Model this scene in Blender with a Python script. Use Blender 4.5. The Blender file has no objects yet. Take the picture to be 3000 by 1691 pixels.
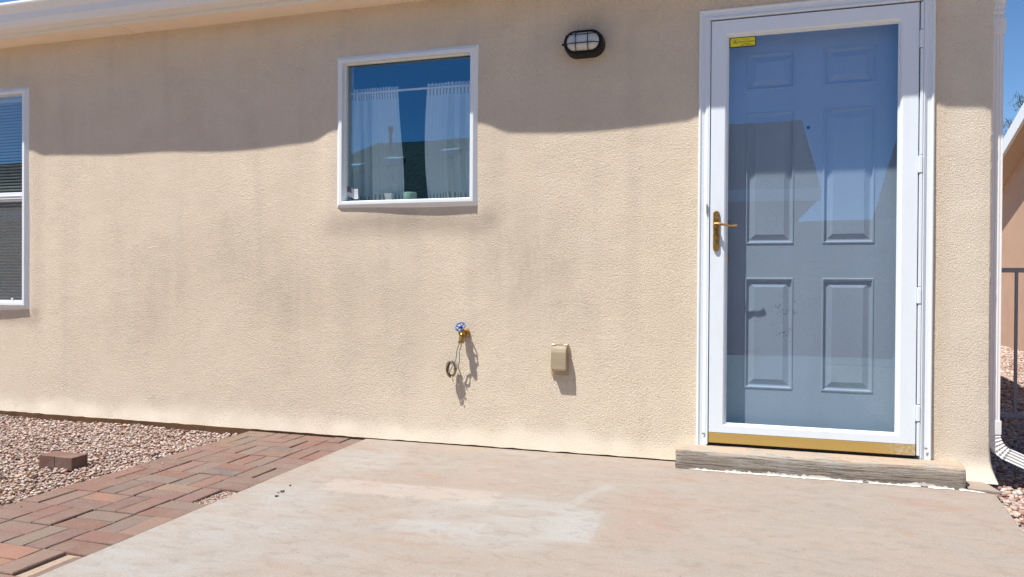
import bpy, math, random
import numpy as np
from mathutils import Vector, Matrix, noise as mnoise

random.seed(7)
rng = np.random.default_rng(11)
S = bpy.context.scene
COL = S.collection

# ------------------------------------------------------------------ camera
CAM = Vector((0.0, -3.6976, 0.8722))
YAW, PITCH, ROLL = math.radians(16.788), math.radians(-0.419), math.radians(0.342)
Fw = Vector((-math.sin(YAW) * math.cos(PITCH), math.cos(YAW) * math.cos(PITCH), math.sin(PITCH)))
Rt = Vector((math.cos(YAW), math.sin(YAW), 0))
Up = Rt.cross(Fw)
R2 = Rt * math.cos(ROLL) + Up * math.sin(ROLL)
U2 = -Rt * math.sin(ROLL) + Up * math.cos(ROLL)
cam = bpy.data.cameras.new('camera')
cam.sensor_width = 36.0
cam.lens = 25.864
cam.clip_start = 0.05
cam.clip_end = 3000
camo = bpy.data.objects.new('camera', cam)
COL.objects.link(camo)
m3 = Matrix((R2, U2, -Fw)).transposed()
camo.matrix_world = Matrix.Translation(CAM) @ m3.to_4x4()
S.camera = camo

# ------------------------------------------------------------------ sky, sun, exposure
SUN = Vector((1.0, 1.0, -3.0)).normalized()          # direction the light travels
SUN_EL = math.asin(-SUN.z)
SUN_AZ = math.atan2(-SUN.x, -SUN.y)                   # clockwise from +Y
w = bpy.data.worlds.new('World')
S.world = w
w.use_nodes = True
nt = w.node_tree
nt.nodes.clear()
sky = nt.nodes.new('ShaderNodeTexSky')
sky.sky_type = 'NISHITA'
sky.sun_disc = False
sky.sun_elevation = SUN_EL
sky.sun_rotation = SUN_AZ
sky.altitude = 2200
sky.air_density = 1.0
sky.dust_density = 0.15
sky.ozone_density = 2.0
bg = nt.nodes.new('ShaderNodeBackground')
bg.inputs[1].default_value = 0.09
wo = nt.nodes.new('ShaderNodeOutputWorld')
hsv = nt.nodes.new('ShaderNodeHueSaturation')
hsv.inputs['Saturation'].default_value = 1.16
nt.links.new(sky.outputs[0], hsv.inputs['Color'])
nt.links.new(hsv.outputs[0], bg.inputs[0])
nt.links.new(bg.outputs[0], wo.inputs[0])

sl = bpy.data.lights.new('sun', 'SUN')
sl.energy = 4.6
sl.angle = math.radians(0.5)
sl.color = (1.0, 0.965, 0.91)
so = bpy.data.objects.new('sun', sl)
COL.objects.link(so)
so.location = (-6, -8, 18)
so.rotation_euler = SUN.to_track_quat('-Z', 'Y').to_euler()

S.view_settings.view_transform = 'Standard'
S.view_settings.look = 'None'
S.view_settings.gamma = 1.0
S.view_settings.use_curve_mapping = False
S.view_settings.exposure = 0.76
S.cycles.use_denoising = True
try:
    S.cycles.denoiser = 'OPENIMAGEDENOISE'
    S.cycles.denoising_input_passes = 'RGB_ALBEDO_NORMAL'
    S.cycles.denoising_prefilter = 'NONE'
except Exception:
    pass
S.cycles.max_bounces = 7
S.cycles.diffuse_bounces = 4
S.cycles.transparent_max_bounces = 16
S.cycles.adaptive_threshold = 0.02
S.cycles.caustics_reflective = False
S.cycles.caustics_refractive = False

# ------------------------------------------------------------------ helpers
WL = {}                                               # world location of parents


def tag(o, label=None, cat=None, group=None, kind=None):
    if label: o['label'] = label
    if cat: o['category'] = cat
    if group: o['group'] = group
    if kind: o['kind'] = kind
    return o


def empty(name, loc, label=None, cat=None, group=None, parent=None):
    o = bpy.data.objects.new(name, None)
    o.empty_display_size = 0.05
    COL.objects.link(o)
    loc = Vector(loc)
    if parent:
        o.parent = parent
        o.location = loc - WL[parent.name]
    else:
        o.location = loc
    WL[o.name] = loc
    return tag(o, label, cat, group)


class MB:
    def __init__(s):
        s.v = []; s.f = []; s.m = []; s.uv = None

    def add(s, vs, fs, mi=0):
        n = len(s.v)
        s.v += [tuple(p) for p in vs]
        for f in fs:
            s.f.append(tuple(i + n for i in f)); s.m.append(mi)
        return s

    def box(s, x0, x1, y0, y1, z0, z1, mi=0):
        vs = [(x, y, z) for z in (z0, z1) for y in (y0, y1) for x in (x0, x1)]
        return s.add(vs, [(0, 2, 3, 1), (4, 5, 7, 6), (0, 1, 5, 4), (2, 6, 7, 3), (0, 4, 6, 2), (1, 3, 7, 5)], mi)

    def loft(s, rings, closed=True, caps=True, mi=0):
        n = len(rings[0]); vs = [p for r in rings for p in r]; fs = []
        for i in range(len(rings) - 1):
            for j in range(n if closed else n - 1):
                k = (j + 1) % n
                fs.append((i * n + j, i * n + k, (i + 1) * n + k, (i + 1) * n + j))
        if caps:
            fs.append(tuple(range(n - 1, -1, -1)))
            b = (len(rings) - 1) * n
            fs.append(tuple(b + j for j in range(n)))
        return s.add(vs, fs, mi)

    def tube(s, pts, r, n=10, mi=0, caps=True):
        pts = [Vector(p) for p in pts]
        rr = r if isinstance(r, (list, tuple)) else [r] * len(pts)
        rings = []; nrm = None
        for i, p in enumerate(pts):
            t = (pts[min(i + 1, len(pts) - 1)] - pts[max(i - 1, 0)]).normalized()
            if nrm is None:
                nrm = t.orthogonal().normalized()
            else:
                nrm = (nrm - t * nrm.dot(t))
                nrm = nrm.normalized() if nrm.length > 1e-6 else t.orthogonal().normalized()
            b = t.cross(nrm)
            rings.append([p + (nrm * math.cos(a) + b * math.sin(a)) * rr[i] for a in [2 * math.pi * k / n for k in range(n)]])
        return s.loft(rings, True, caps, mi)

    def lathe(s, prof, origin, axis, n=24, mi=0):
        """prof: (radius, height along axis)"""
        a = Vector(axis).normalized(); u = a.orthogonal().normalized(); w_ = a.cross(u); o = Vector(origin)
        rings = [[o + a * h + (u * math.cos(t) + w_ * math.sin(t)) * max(r, 1e-4) for t in [2 * math.pi * k / n for k in range(n)]] for r, h in prof]
        return s.loft(rings, True, True, mi)

    def prism(s, poly, axis, a0, a1, mi=0):
        """poly: 2D outline in the plane normal to axis, extruded a0..a1"""
        def P(p, a):
            return {'x': (a, p[0], p[1]), 'y': (p[0], a, p[1]), 'z': (p[0], p[1], a)}[axis]
        return s.loft([[P(p, a0) for p in poly], [P(p, a1) for p in poly]], True, True, mi)

    def build(s, name, mats, parent=None, smooth=False, bevel=0.0, label=None, cat=None, group=None, kind=None, seg=2, auto=None):
        if not isinstance(mats, (list, tuple)): mats = [mats]
        A = np.array(s.v, dtype=float)
        lo, hi = A.min(0), A.max(0)
        org = Vector(((lo[0] + hi[0]) / 2, (lo[1] + hi[1]) / 2, lo[2]))
        me = bpy.data.meshes.new(name)
        me.from_pydata([tuple(p) for p in A - np.array(org)], [], s.f)
        for m in mats: me.materials.append(m)
        if len(mats) > 1: me.polygons.foreach_set('material_index', s.m)
        if s.uv is not None:
            l = me.uv_layers.new(name='UVMap')
            idx = np.empty(len(me.loops), dtype=np.int32); me.loops.foreach_get('vertex_index', idx)
            l.data.foreach_set('uv', np.array(s.uv, dtype=np.float32)[idx].ravel())
        if smooth: me.polygons.foreach_set('use_smooth', [True] * len(me.polygons))
        me.update()
        fixn(me)
        o = bpy.data.objects.new(name, me)
        COL.objects.link(o)
        if parent:
            o.parent = parent; o.location = org - WL[parent.name]
        else:
            o.location = org
        WL[o.name] = org.copy()
        if bevel:
            b = o.modifiers.new('bevel', 'BEVEL'); b.width = bevel; b.segments = seg; b.limit_method = 'ANGLE'; b.angle_limit = math.radians(35)
        if smooth and auto:
            try: me.set_sharp_from_angle(angle=math.radians(auto))
            except Exception: pass
        return tag(o, label, cat, group, kind)


import bmesh


def fixn(me):
    bm = bmesh.new(); bm.from_mesh(me)
    bmesh.ops.recalc_face_normals(bm, faces=bm.faces)
    bm.to_mesh(me); bm.free()


def mitre(rect, prof, side, sc=(1, 1, 1, 1)):
    """one member of a mitred frame. rect x0,x1,z0,z1; prof (inset, y); sc per side l,r,b,t"""
    x0, x1, z0, z1 = rect
    mb = MB()

    def P(d, y, cx, cz):
        x = x0 + d * sc[0] if cx == 0 else x1 - d * sc[1]
        z = z0 + d * sc[2] if cz == 0 else z1 - d * sc[3]
        return (x, y, z)
    c = {'L': ((0, 0), (0, 1)), 'R': ((1, 0), (1, 1)), 'B': ((0, 0), (1, 0)), 'T': ((0, 1), (1, 1))}[side]
    mb.loft([[P(d, y, *c[0]) for d, y in prof], [P(d, y, *c[1]) for d, y in prof]])
    return mb


# ------------------------------------------------------------------ materials
class NT:
    def __init__(s, name):
        s.m = bpy.data.materials.new(name); s.m.use_nodes = True
        s.t = s.m.node_tree; s.t.nodes.clear()
        s.out = s.n('ShaderNodeOutputMaterial')

    def n(s, typ, **kw):
        nd = s.t.nodes.new(typ)
        for k, v in kw.items(): setattr(nd, k, v)
        return nd

    def l(s, a, b): s.t.links.new(a, b)

    def val(s, sock, v):
        if hasattr(v, 'is_output'): s.l(v, sock)
        else: sock.default_value = v

    def math(s, op, a, b=0.0, c=0.0, clamp=False):
        nd = s.n('ShaderNodeMath', operation=op, use_clamp=clamp)
        for i, v in enumerate((a, b, c)): s.val(nd.inputs[i], v)
        return nd.outputs[0]

    def mix(s, fac, a, b, mode='MIX'):
        nd = s.n('ShaderNodeMix', data_type='RGBA', blend_type=mode)
        s.val(nd.inputs[0], fac)
        s.val(nd.inputs[6], a if hasattr(a, 'is_output') else (*a, 1) if len(a) == 3 else a)
        s.val(nd.inputs[7], b if hasattr(b, 'is_output') else (*b, 1) if len(b) == 3 else b)
        return nd.outputs[2]

    def pos(s): return s.n('ShaderNodeNewGeometry').outputs['Position']

    def obj(s): return s.n('ShaderNodeTexCoord').outputs['Object']

    def mapv(s, vec, scale=(1, 1, 1), loc=(0, 0, 0), rot=(0, 0, 0)):
        nd = s.n('ShaderNodeMapping')
        s.l(vec, nd.inputs[0])
        nd.inputs[1].default_value = loc; nd.inputs[2].default_value = rot; nd.inputs[3].default_value = scale
        return nd.outputs[0]

    def noise(s, vec, scale, detail=3, rough=0.55, dist=0.0, col=False):
        nd = s.n('ShaderNodeTexNoise')
        s.l(vec, nd.inputs['Vector'])
        nd.inputs['Scale'].default_value = scale; nd.inputs['Detail'].default_value = detail
        nd.inputs['Roughness'].default_value = rough; nd.inputs['Distortion'].default_value = dist
        return nd.outputs[1 if col else 0]

    def ramp(s, fac, stops):
        nd = s.n('ShaderNodeValToRGB')
        s.val(nd.inputs[0], fac)
        e = nd.color_ramp.elements
        while len(e) < len(stops): e.new(0.5)
        for i, (p, c) in enumerate(stops):
            e[i].position = p; e[i].color = (*c, 1) if len(c) == 3 else c
        return nd.outputs[0]

    def sm(s, x, a, b):
        nd = s.n('ShaderNodeMapRange', interpolation_type='SMOOTHSTEP')
        s.val(nd.inputs[0], x); nd.inputs[1].default_value = a; nd.inputs[2].default_value = b
        return nd.outputs[0]

    def sep(s, vec):
        nd = s.n('ShaderNodeSeparateXYZ'); s.l(vec, nd.inputs[0]); return nd.outputs

    def bump(s, h, strength=0.5, dist=0.01, normal=None):
        nd = s.n('ShaderNodeBump')
        nd.inputs['Strength'].default_value = strength; nd.inputs['Distance'].default_value = dist
        s.l(h, nd.inputs['Height'])
        if normal is not None: s.l(normal, nd.inputs['Normal'])
        return nd.outputs[0]

    def pbr(s, color, rough=0.6, metal=0.0, normal=None, spec=0.5, **kw):
        nd = s.n('ShaderNodeBsdfPrincipled')
        s.val(nd.inputs['Base Color'], color if hasattr(color, 'is_output') else (*color, 1))
        s.val(nd.inputs['Roughness'], rough); s.val(nd.inputs['Metallic'], metal)
        nd.inputs['Specular IOR Level'].default_value = spec
        if normal is not None: s.l(normal, nd.inputs['Normal'])
        for k, v in kw.items(): s.val(nd.inputs[k.replace('_', ' ')], v)
        return nd.outputs[0]

    def done(s, sh):
        s.l(sh, s.out.inputs[0]); return s.m


def ell(t, x, z, cx, cz, rx, rz):
    """soft elliptical falloff, 1 in the middle, 0 outside"""
    a = t.math('POWER', t.math('MULTIPLY', t.math('SUBTRACT', x, cx), 1 / rx), 2)
    b = t.math('POWER', t.math('MULTIPLY', t.math('SUBTRACT', z, cz), 1 / rz), 2)
    return t.sm(t.math('SQRT', t.math('ADD', a, b)), 1.0, 0.0)


def rectmask(t, x, y, cx, cy, ang, hx, hy, soft):
    ca, sa = math.cos(ang), math.sin(ang)
    dx, dy = t.math('SUBTRACT', x, cx), t.math('SUBTRACT', y, cy)
    u = t.math('ADD', t.math('MULTIPLY', dx, ca), t.math('MULTIPLY', dy, sa))
    v = t.math('SUBTRACT', t.math('MULTIPLY', dy, ca), t.math('MULTIPLY', dx, sa))
    return t.math('MULTIPLY', t.sm(t.math('ABSOLUTE', u), hx + soft, hx - soft), t.sm(t.math('ABSOLUTE', v), hy + soft, hy - soft))


def m_stucco():
    t = NT('stucco'); p = t.pos(); X, Y, Z = t.sep(p)[:3]
    big = t.noise(t.mapv(p, (1, 1, .7)), 1.1, 3, .6, .4)
    streak = t.noise(t.mapv(p, (5.5, 5.5, .45)), 1.0, 2, .6)
    mid = t.noise(p, 5.0, 3, .6)
    fine = t.noise(p, 160, 1, .6)
    c = t.mix(t.sm(big, .35, .72), (.78, .665, .51), (.73, .62, .47))
    c = t.mix(t.math('MULTIPLY', t.sm(streak, .5, .78), .22), c, (.50, .435, .35))
    c = t.mix(t.math('MULTIPLY', t.sm(mid, .5, .8), .22), c, (.55, .46, .35))
    # grey weathering stains where rain has run and splashed
    spots = [(-1.02, .98, .46, .46, .66), (-1.2, 1.12, .30, .28, .45), (-.88, .74, .35, .25, .4), (-2.85, 1.03, .55, .42, .45),
             (-2.5, .80, .6, .30, .40), (-3.4, .95, .5, .45, .38), (-3.6, .62, .6, .35, .32), (-2.0, .85, .5, .3, .35),
             (-.71, 2.19, .20, .12, .65), (-1.75, 1.22, .55, .07, .55), (-1.24, 1.22, .10, .10, .6), (-1.9, .45, .6, .3, .2), (-4.36, .67, .06, .05, .7)]
    g = None
    for cx, cz, rx, rz, a in spots:
        e = t.math('MULTIPLY', ell(t, X, Z, cx, cz, rx, rz), a)
        g = e if g is None else t.math('MAXIMUM', g, e)
    g = t.math('MULTIPLY', g, t.math('ADD', t.math('MULTIPLY', t.sm(t.noise(t.mapv(p, (1, 1, .6)), 13, 6, .8), .30, .70), .65), .32), clamp=True)
    c = t.mix(t.math('MULTIPLY', g, .72), c, (.36, .315, .245))
    c = t.mix(t.math('MULTIPLY', t.sm(Z, .75, .05), .45), c, (.83, .73, .575))
    c = t.mix(rectmask(t, X, Z, -3.42, 1.085, .03, .035, .0022, .0015), c, (.9, .85, .75))
    # bleached splash band along the foot of the wall and by the door
    e = t.math('ADD', Z, t.math('MULTIPLY', t.math('SUBTRACT', t.noise(p, 6, 4), .5), .22))
    c = t.mix(t.math('MULTIPLY', t.sm(e, .19, .02), .75), c, (.82, .74, .60))
    c = t.mix(t.math('MULTIPLY', t.sm(X, -.75, -.2), .30), c, (.79, .66, .49))
    c = t.mix(t.math('MULTIPLY', t.sm(X, .86, .95), .55), c, (.80, .725, .59))
    # thin sun bleached vertical wash marks
    c = t.mix(t.math('MULTIPLY', t.sm(t.noise(t.mapv(p, (9, 9, .3), (3, 0, 1)), 1.0, 3), .56, .75), .35), c, (.79, .68, .53))
    c = t.mix(t.math('MULTIPLY', t.sm(fine, .55, .8), .25), c, (.45, .36, .25))
    gr = t.noise(p, 140, 5, .74, .3)
    c = t.mix(t.math('MULTIPLY', t.sm(gr, .50, .34), .20), c, (.45, .36, .255))  # grime in the pits, darkened to carry the grain's shading through denoising
    h = t.math('MULTIPLY', gr, t.math('ADD', .55, t.math('MULTIPLY', t.noise(p, 6, 2), .9)))
    smooth_foot = t.math('ADD', t.math('MULTIPLY', t.sm(e, .02, .16), .75), .25)
    n1 = t.bump(t.noise(p, 9, 1), .35, .005)
    b = t.n('ShaderNodeBump'); t.l(smooth_foot, b.inputs['Strength']); b.inputs['Distance'].default_value = .0074; t.l(h, b.inputs['Height']); t.l(n1, b.inputs['Normal'])
    return t.done(t.pbr(c, .93, normal=b.outputs[0], spec=.15))


def m_concrete():
    t = NT('concrete'); p = t.pos()
    warp = t.noise(p, 3.0, 3, .6, col=True)
    w2 = t.n('ShaderNodeVectorMath', operation='MULTIPLY_ADD'); t.l(warp, w2.inputs[0]); w2.inputs[1].default_value = (.26, .26, 0); t.l(p, w2.inputs[2])
    X, Y, _ = t.sep(w2.outputs[0])[:3]
    X = t.math('SUBTRACT', X, .13); Y = t.math('SUBTRACT', Y, .13)
    a = t.noise(t.mapv(p, (1, 1.6, 1), (0, 0, 0), (0, 0, .25)), 1.7, 5, .62, .6)
    b = t.noise(t.mapv(p, (1, 1.5, 1), (4, 2, 0), (0, 0, -.3)), 2.6, 5, .62, .8)
    c = t.mix(t.sm(a, .38, .62), (.268, .230, .196), (.282, .230, .191))
    c = t.mix(t.math('MULTIPLY', t.sm(b, .46, .66), t.math('ADD', .18, t.math('MULTIPLY', t.sm(X, -.4, -1.3), .4))), c, (.29, .268, .243))
    # bluish grey bare concrete where the red earth was swept off
    gx = t.math('MAXIMUM', ell(t, X, Y, -.82, -1.12, .62, .48), t.math('MULTIPLY', ell(t, X, Y, -1.75, -1.5, .5, 1.1), .9))
    gx = t.math('MAXIMUM', gx, t.math('MULTIPLY', ell(t, X, Y, -1.72, -.45, .35, .45), .9))
    brush = t.noise(t.mapv(p, (1.3, 4.5, 1), (0, 0, 0), (0, 0, .55)), 2.2, 4, .6, 1.2)
    gm = t.math('MULTIPLY', t.sm(gx, .15, .6), t.math('ADD', t.math('MULTIPLY', t.sm(brush, .36, .66), .55), .30))
    c = t.mix(t.math('MULTIPLY', gm, .85), c, (.305, .298, .28))
    wr = t.n('ShaderNodeVectorMath', operation='MULTIPLY_ADD'); t.l(t.noise(p, 9, 3, .6, col=True), wr.inputs[0]); wr.inputs[1].default_value = (.035, .035, 0); t.l(p, wr.inputs[2])
    Xr, Yr, _ = t.sep(wr.outputs[0])[:3]
    arm = t.math('MULTIPLY', rectmask(t, Xr, Yr, -.54, -1.075, .03, .095, .175, .010), t.sm(Xr, -.68, -.53))
    arm = t.math('MAXIMUM', arm, t.math('MULTIPLY', rectmask(t, Xr, Yr, -.98, -1.30, .12, .16, .12, .012), t.sm(Yr, -1.45, -1.2)))
    arm = t.math('MAXIMUM', arm, t.math('MULTIPLY', rectmask(t, Xr, Yr, -.55, -.70, 1.25, .20, .025, .012), .7))
    c = t.mix(t.math('MULTIPLY', arm, .6), c, (.315, .312, .295))
    st = rectmask(t, Xr, Yr, -1.28, -.865, .012, .385, .092, .012)
    c = t.mix(t.math('MULTIPLY', st, .55), c, (.37, .315, .275))
    # red earth washed along the arc and towards the wall
    red = t.math('MULTIPLY', t.sm(t.noise(t.mapv(p, (1, 2.4, 1), (1, 7, 0), (0, 0, .4)), 2.3, 5, .65, .8), .54, .72), .7)
    c = t.mix(red, c, (.275, .178, .128))
    e = t.math('MULTIPLY', ell(t, X, Y, -.32, -.95, .22, .55), .55)
    c = t.mix(e, c, (.275, .195, .155))
    c = t.mix(t.math('MULTIPLY', t.sm(Y, -.22, -.02), .35), c, (.31, .235, .18))
    c = t.mix(t.math('MULTIPLY', t.sm(t.noise(t.mapv(p, (1, 1, 1), (9, 3, 0)), 1.2, 4, .6), .55, .72), .3), c, (.25, .218, .19))
    dark = t.math('MAXIMUM', ell(t, X, Y, .02, -1.33, .07, .05), ell(t, X, Y, -.10, -1.36, .06, .05))
    c = t.mix(t.math('MULTIPLY', dark, .45), c, (.21, .16, .115))
    mot = t.noise(t.mapv(p, (1, 1.7, 1)), 11, 6, .72, .6)
    c = t.mix(t.math('MULTIPLY', t.sm(mot, .48, .68), .45), c, (.20, .160, .130))
    c = t.mix(t.math('MULTIPLY', t.sm(mot, .46, .28), .40), c, (.33, .285, .245))
    swp = t.noise(t.mapv(p, (.8, 9, 1), (0, 0, 0), (0, 0, .12)), 3, 4, .7, .4)
    c = t.mix(t.math('MULTIPLY', t.sm(swp, .52, .7), .22), c, (.34, .30, .26))
    sp = t.noise(p, 130, 4, .8)
    c = t.mix(t.math('MULTIPLY', t.sm(sp, .54, .72), .5), c, (.18, .14, .11))
    c = t.mix(t.math('MULTIPLY', t.sm(sp, .46, .30), .45), c, (.48, .43, .38))
    pit = t.n('ShaderNodeTexVoronoi', feature='F1'); t.l(p, pit.inputs['Vector']); pit.inputs['Scale'].default_value = 22
    dots = t.math('MULTIPLY', t.sm(pit.outputs[0], .12, .05), t.sm(t.noise(p, 4, 2), .52, .6))
    c = t.mix(t.math('MULTIPLY', dots, .6), c, (.12, .09, .07))
    h = t.math('ADD', t.noise(p, 260, 3, .7), t.math('MULTIPLY', t.noise(p, 14, 3), 1.5))
    return t.done(t.pbr(c, .85, normal=t.bump(h, .35, .0025), spec=.3))


def m_brick():
    t = NT('paver_brick'); oi = t.n('ShaderNodeObjectInfo'); p = t.pos()
    nz = t.noise(p, 7, 3, .6, .3)
    base = oi.outputs['Color']
    c = t.mix(t.math('MULTIPLY', t.sm(nz, .42, .62), .8), base, (.185, .132, .106))
    c = t.mix(t.math('MULTIPLY', t.sm(t.noise(p, 18, 4, .65), .48, .75), .3), c, (.25, .155, .12))
    sp = t.noise(p, 240, 2, .7)
    c = t.mix(t.math('MULTIPLY', t.sm(sp, .56, .72), .45), c, (.10, .06, .045))
    c = t.mix(t.math('MULTIPLY', t.sm(sp, .40, .28), .4), c, (.46, .35, .28))
    c = t.mix(t.math('MULTIPLY', t.sm(t.noise(p, 3.3, 4, .6), .56, .74), .25), c, (.30, .205, .15))
    h = t.math('ADD', sp, t.noise(p, 60, 3))
    return t.done(t.pbr(c, .9, normal=t.bump(h, .5, .003), spec=.25))


def m_plain(name, c1, c2=None, rough=.5, nscale=30, metal=0.0, bump=0.0, spec=.5, streak=None, f=.6):
    t = NT(name); p = t.pos()
    v = t.mapv(p, streak) if streak else p
    c2 = c2 or tuple(x * .85 for x in c1)
    c = t.mix(t.math('MULTIPLY', t.sm(t.noise(v, nscale, 4, .6), .4, .75), f), c1, c2)
    nrm = t.bump(t.noise(v, nscale * 3, 3), .4, bump) if bump else None
    return t.done(t.pbr(c, rough, metal, nrm, spec))


def m_glass(name, tint, r0, coat=(1, 1, 1)):
    t = NT(name); g = t.n('ShaderNodeNewGeometry')
    d = t.n('ShaderNodeVectorMath', operation='DOT_PRODUCT'); t.l(g.outputs['Normal'], d.inputs[0]); t.l(g.outputs['Incoming'], d.inputs[1])
    f = t.math('POWER', t.math('SUBTRACT', 1.0, t.math('ABSOLUTE', d.outputs['Value']), clamp=True), 6.5)
    f = t.math('ADD', t.math('MULTIPLY', f, 1 - r0), r0, clamp=True)
    tr = t.n('ShaderNodeBsdfTransparent'); tr.inputs[0].default_value = (*tint, 1)
    gl = t.n('ShaderNodeBsdfGlossy'); gl.inputs['Roughness'].default_value = 0.0; gl.inputs[0].default_value = (*coat, 1)
    wv = t.noise(t.pos(), 2.2, 1, .5)
    t.l(t.bump(wv, .10, .006), gl.inputs['Normal'])
    mx = t.n('ShaderNodeMixShader'); t.l(f, mx.inputs[0]); t.l(tr.outputs[0], mx.inputs[1]); t.l(gl.outputs[0], mx.inputs[2])
    return t.done(mx.outputs[0])


def m_screen():
    t = NT('insect_screen')
    tr = t.n('ShaderNodeBsdfTransparent')
    d = t.pbr((.22, .225, .23), .7)
    mx = t.n('ShaderNodeMixShader'); mx.inputs[0].default_value = .26
    t.l(tr.outputs[0], mx.inputs[1]); t.l(d, mx.inputs[2])
    return t.done(mx.outputs[0])


def m_curtain():
    t = NT('sheer_curtain'); uv = t.n('ShaderNodeUVMap'); uv.uv_map = 'UVMap'
    U, V, _ = t.sep(uv.outputs[0])[:3]
    s = t.sm(t.math('PINGPONG', t.math('MULTIPLY', U, 1 / .034), .5), .2, .3)
    hem = t.math('MAXIMUM', t.sm(V, .040, .036), t.sm(V, .585, .589))
    mixc = t.mix(hem, (.74, .875, .885), (.40, .53, .53))
    k = t.math('MULTIPLY', s, t.math('ADD', t.math('MULTIPLY', hem, .72), .28))
    c = t.mix(k, mixc, (.96, .97, .96))
    df = t.n('ShaderNodeBsdfDiffuse'); t.l(c, df.inputs[0])
    tl = t.n('ShaderNodeBsdfTranslucent'); t.l(c, tl.inputs[0])
    m1 = t.n('ShaderNodeMixShader'); m1.inputs[0].default_value = .12; t.l(df.outputs[0], m1.inputs[1]); t.l(tl.outputs[0], m1.inputs[2])
    tr = t.n('ShaderNodeBsdfTransparent')
    m2 = t.n('ShaderNodeMixShader'); t.val(m2.inputs[0], t.math('ADD', t.math('MULTIPLY', hem, .04), .95)); t.l(tr.outputs[0], m2.inputs[1]); t.l(m1.outputs[0], m2.inputs[2])
    return t.done(m2.outputs[0])


def m_gravel():
    t = NT('gravel_stone'); a = t.n('ShaderNodeVertexColor'); a.layer_name = 'Col'; p = t.pos()
    c = t.mix(t.math('MULTIPLY', t.sm(t.noise(p, 120, 3), .45, .7), .4), a.outputs[0], (.30, .22, .18))
    return t.done(t.pbr(c, .9, normal=t.bump(t.noise(p, 300, 3), .4, .002), spec=.2))


def m_ground():
    t = NT('gravel_ground'); p = t.pos()
    v = t.n('ShaderNodeTexVoronoi', feature='F1'); t.l(p, v.inputs['Vector']); v.inputs['Scale'].default_value = 42
    c = t.mix(t.sep(v.outputs[1])[0], (.46, .345, .255), (.60, .47, .36))
    c = t.mix(t.math('MULTIPLY', t.sm(t.sep(v.outputs[1])[1], .8, .95), .8), c, (.25, .12, .09))
    c = t.mix(t.sm(v.outputs[0], .35, .85), c, (.24, .17, .12))
    c = t.mix(t.math('MULTIPLY', t.sm(t.noise(p, .6, 4), .45, .7), .4), c, (.42, .32, .25))
    return t.done(t.pbr(c, .95, normal=t.bump(v.outputs[0], -.8, .012), spec=.15))


def m_shingle(name, c1, c2):
    t = NT(name); p = t.obj()
    b = t.n('ShaderNodeTexBrick'); t.l(t.mapv(p, (1, 1, 1)), b.inputs['Vector'])
    b.inputs['Color1'].default_value = (*c1, 1); b.inputs['Color2'].default_value = (*c2, 1); b.inputs['Mortar'].default_value = (c1[0] * .25, c1[1] * .25, c1[2] * .25, 1)
    b.inputs['Scale'].default_value = 1; b.inputs['Brick Width'].default_value = .33; b.inputs['Row Height'].default_value = .14; b.inputs['Mortar Size'].default_value = .012
    c = t.mix(t.math('MULTIPLY', t.noise(p, 40, 3), .4), b.outputs[0], c2)
    return t.done(t.pbr(c, .95, normal=t.bump(b.outputs[1], -.6, .01), spec=.15))


def m_step():
    t = NT('weathered_step'); p = t.pos(); X, Y, Z = t.sep(p)[:3]
    g = t.noise(t.mapv(p, (5.5, 18, 55)), 1.0, 6, .72, .7)
    g2 = t.noise(t.mapv(p, (5, 20, 150)), 1.0, 4, .6, .6)
    c = t.mix(t.sm(g, .28, .74), (.25, .21, .17), (.36, .315, .265))
    c = t.mix(t.math('MULTIPLY', t.sm(t.noise(p, 6, 4), .5, .68), .6), c, (.33, .31, .285))
    c = t.mix(t.math('MULTIPLY', t.sm(g2, .56, .66), .7), c, (.075, .056, .042))
    top = t.sm(Z, .078, .089)
    c = t.mix(top, c, t.mix(t.sm(t.noise(p, 8, 5), .4, .65), (.40, .305, .225), (.33, .295, .25)))
    h = t.math('ADD', t.math('MULTIPLY', g, 1.0), t.math('MULTIPLY', t.sm(g2, .6, .54), .7))
    return t.done(t.pbr(c, .95, normal=t.bump(h, .8, .006), spec=.15))


def m_tarnish():
    t = NT('tarnished_brass'); p = t.pos()
    c = t.mix(t.sm(t.noise(p, 90, 4, .7), .42, .65), (.50, .30, .085), (.25, .12, .03))
    return t.done(t.pbr(c, .38, .85, spec=.5))


def m_sweep():
    t = NT('gold_sweep'); p = t.pos(); X = t.sep(p)[0]
    c = t.mix(t.math('MULTIPLY', t.noise(t.mapv(p, (2, 2, 60)), 1, 3), .6), (.52, .35, .105), (.43, .275, .075))
    worn = t.math('MULTIPLY', t.sm(X, .60, .79), t.sm(t.noise(p, 90, 4, .7), .42, .6))
    c = t.mix(worn, c, (.55, .50, .42))
    return t.done(t.pbr(c, .42, .15, spec=.5))


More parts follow.
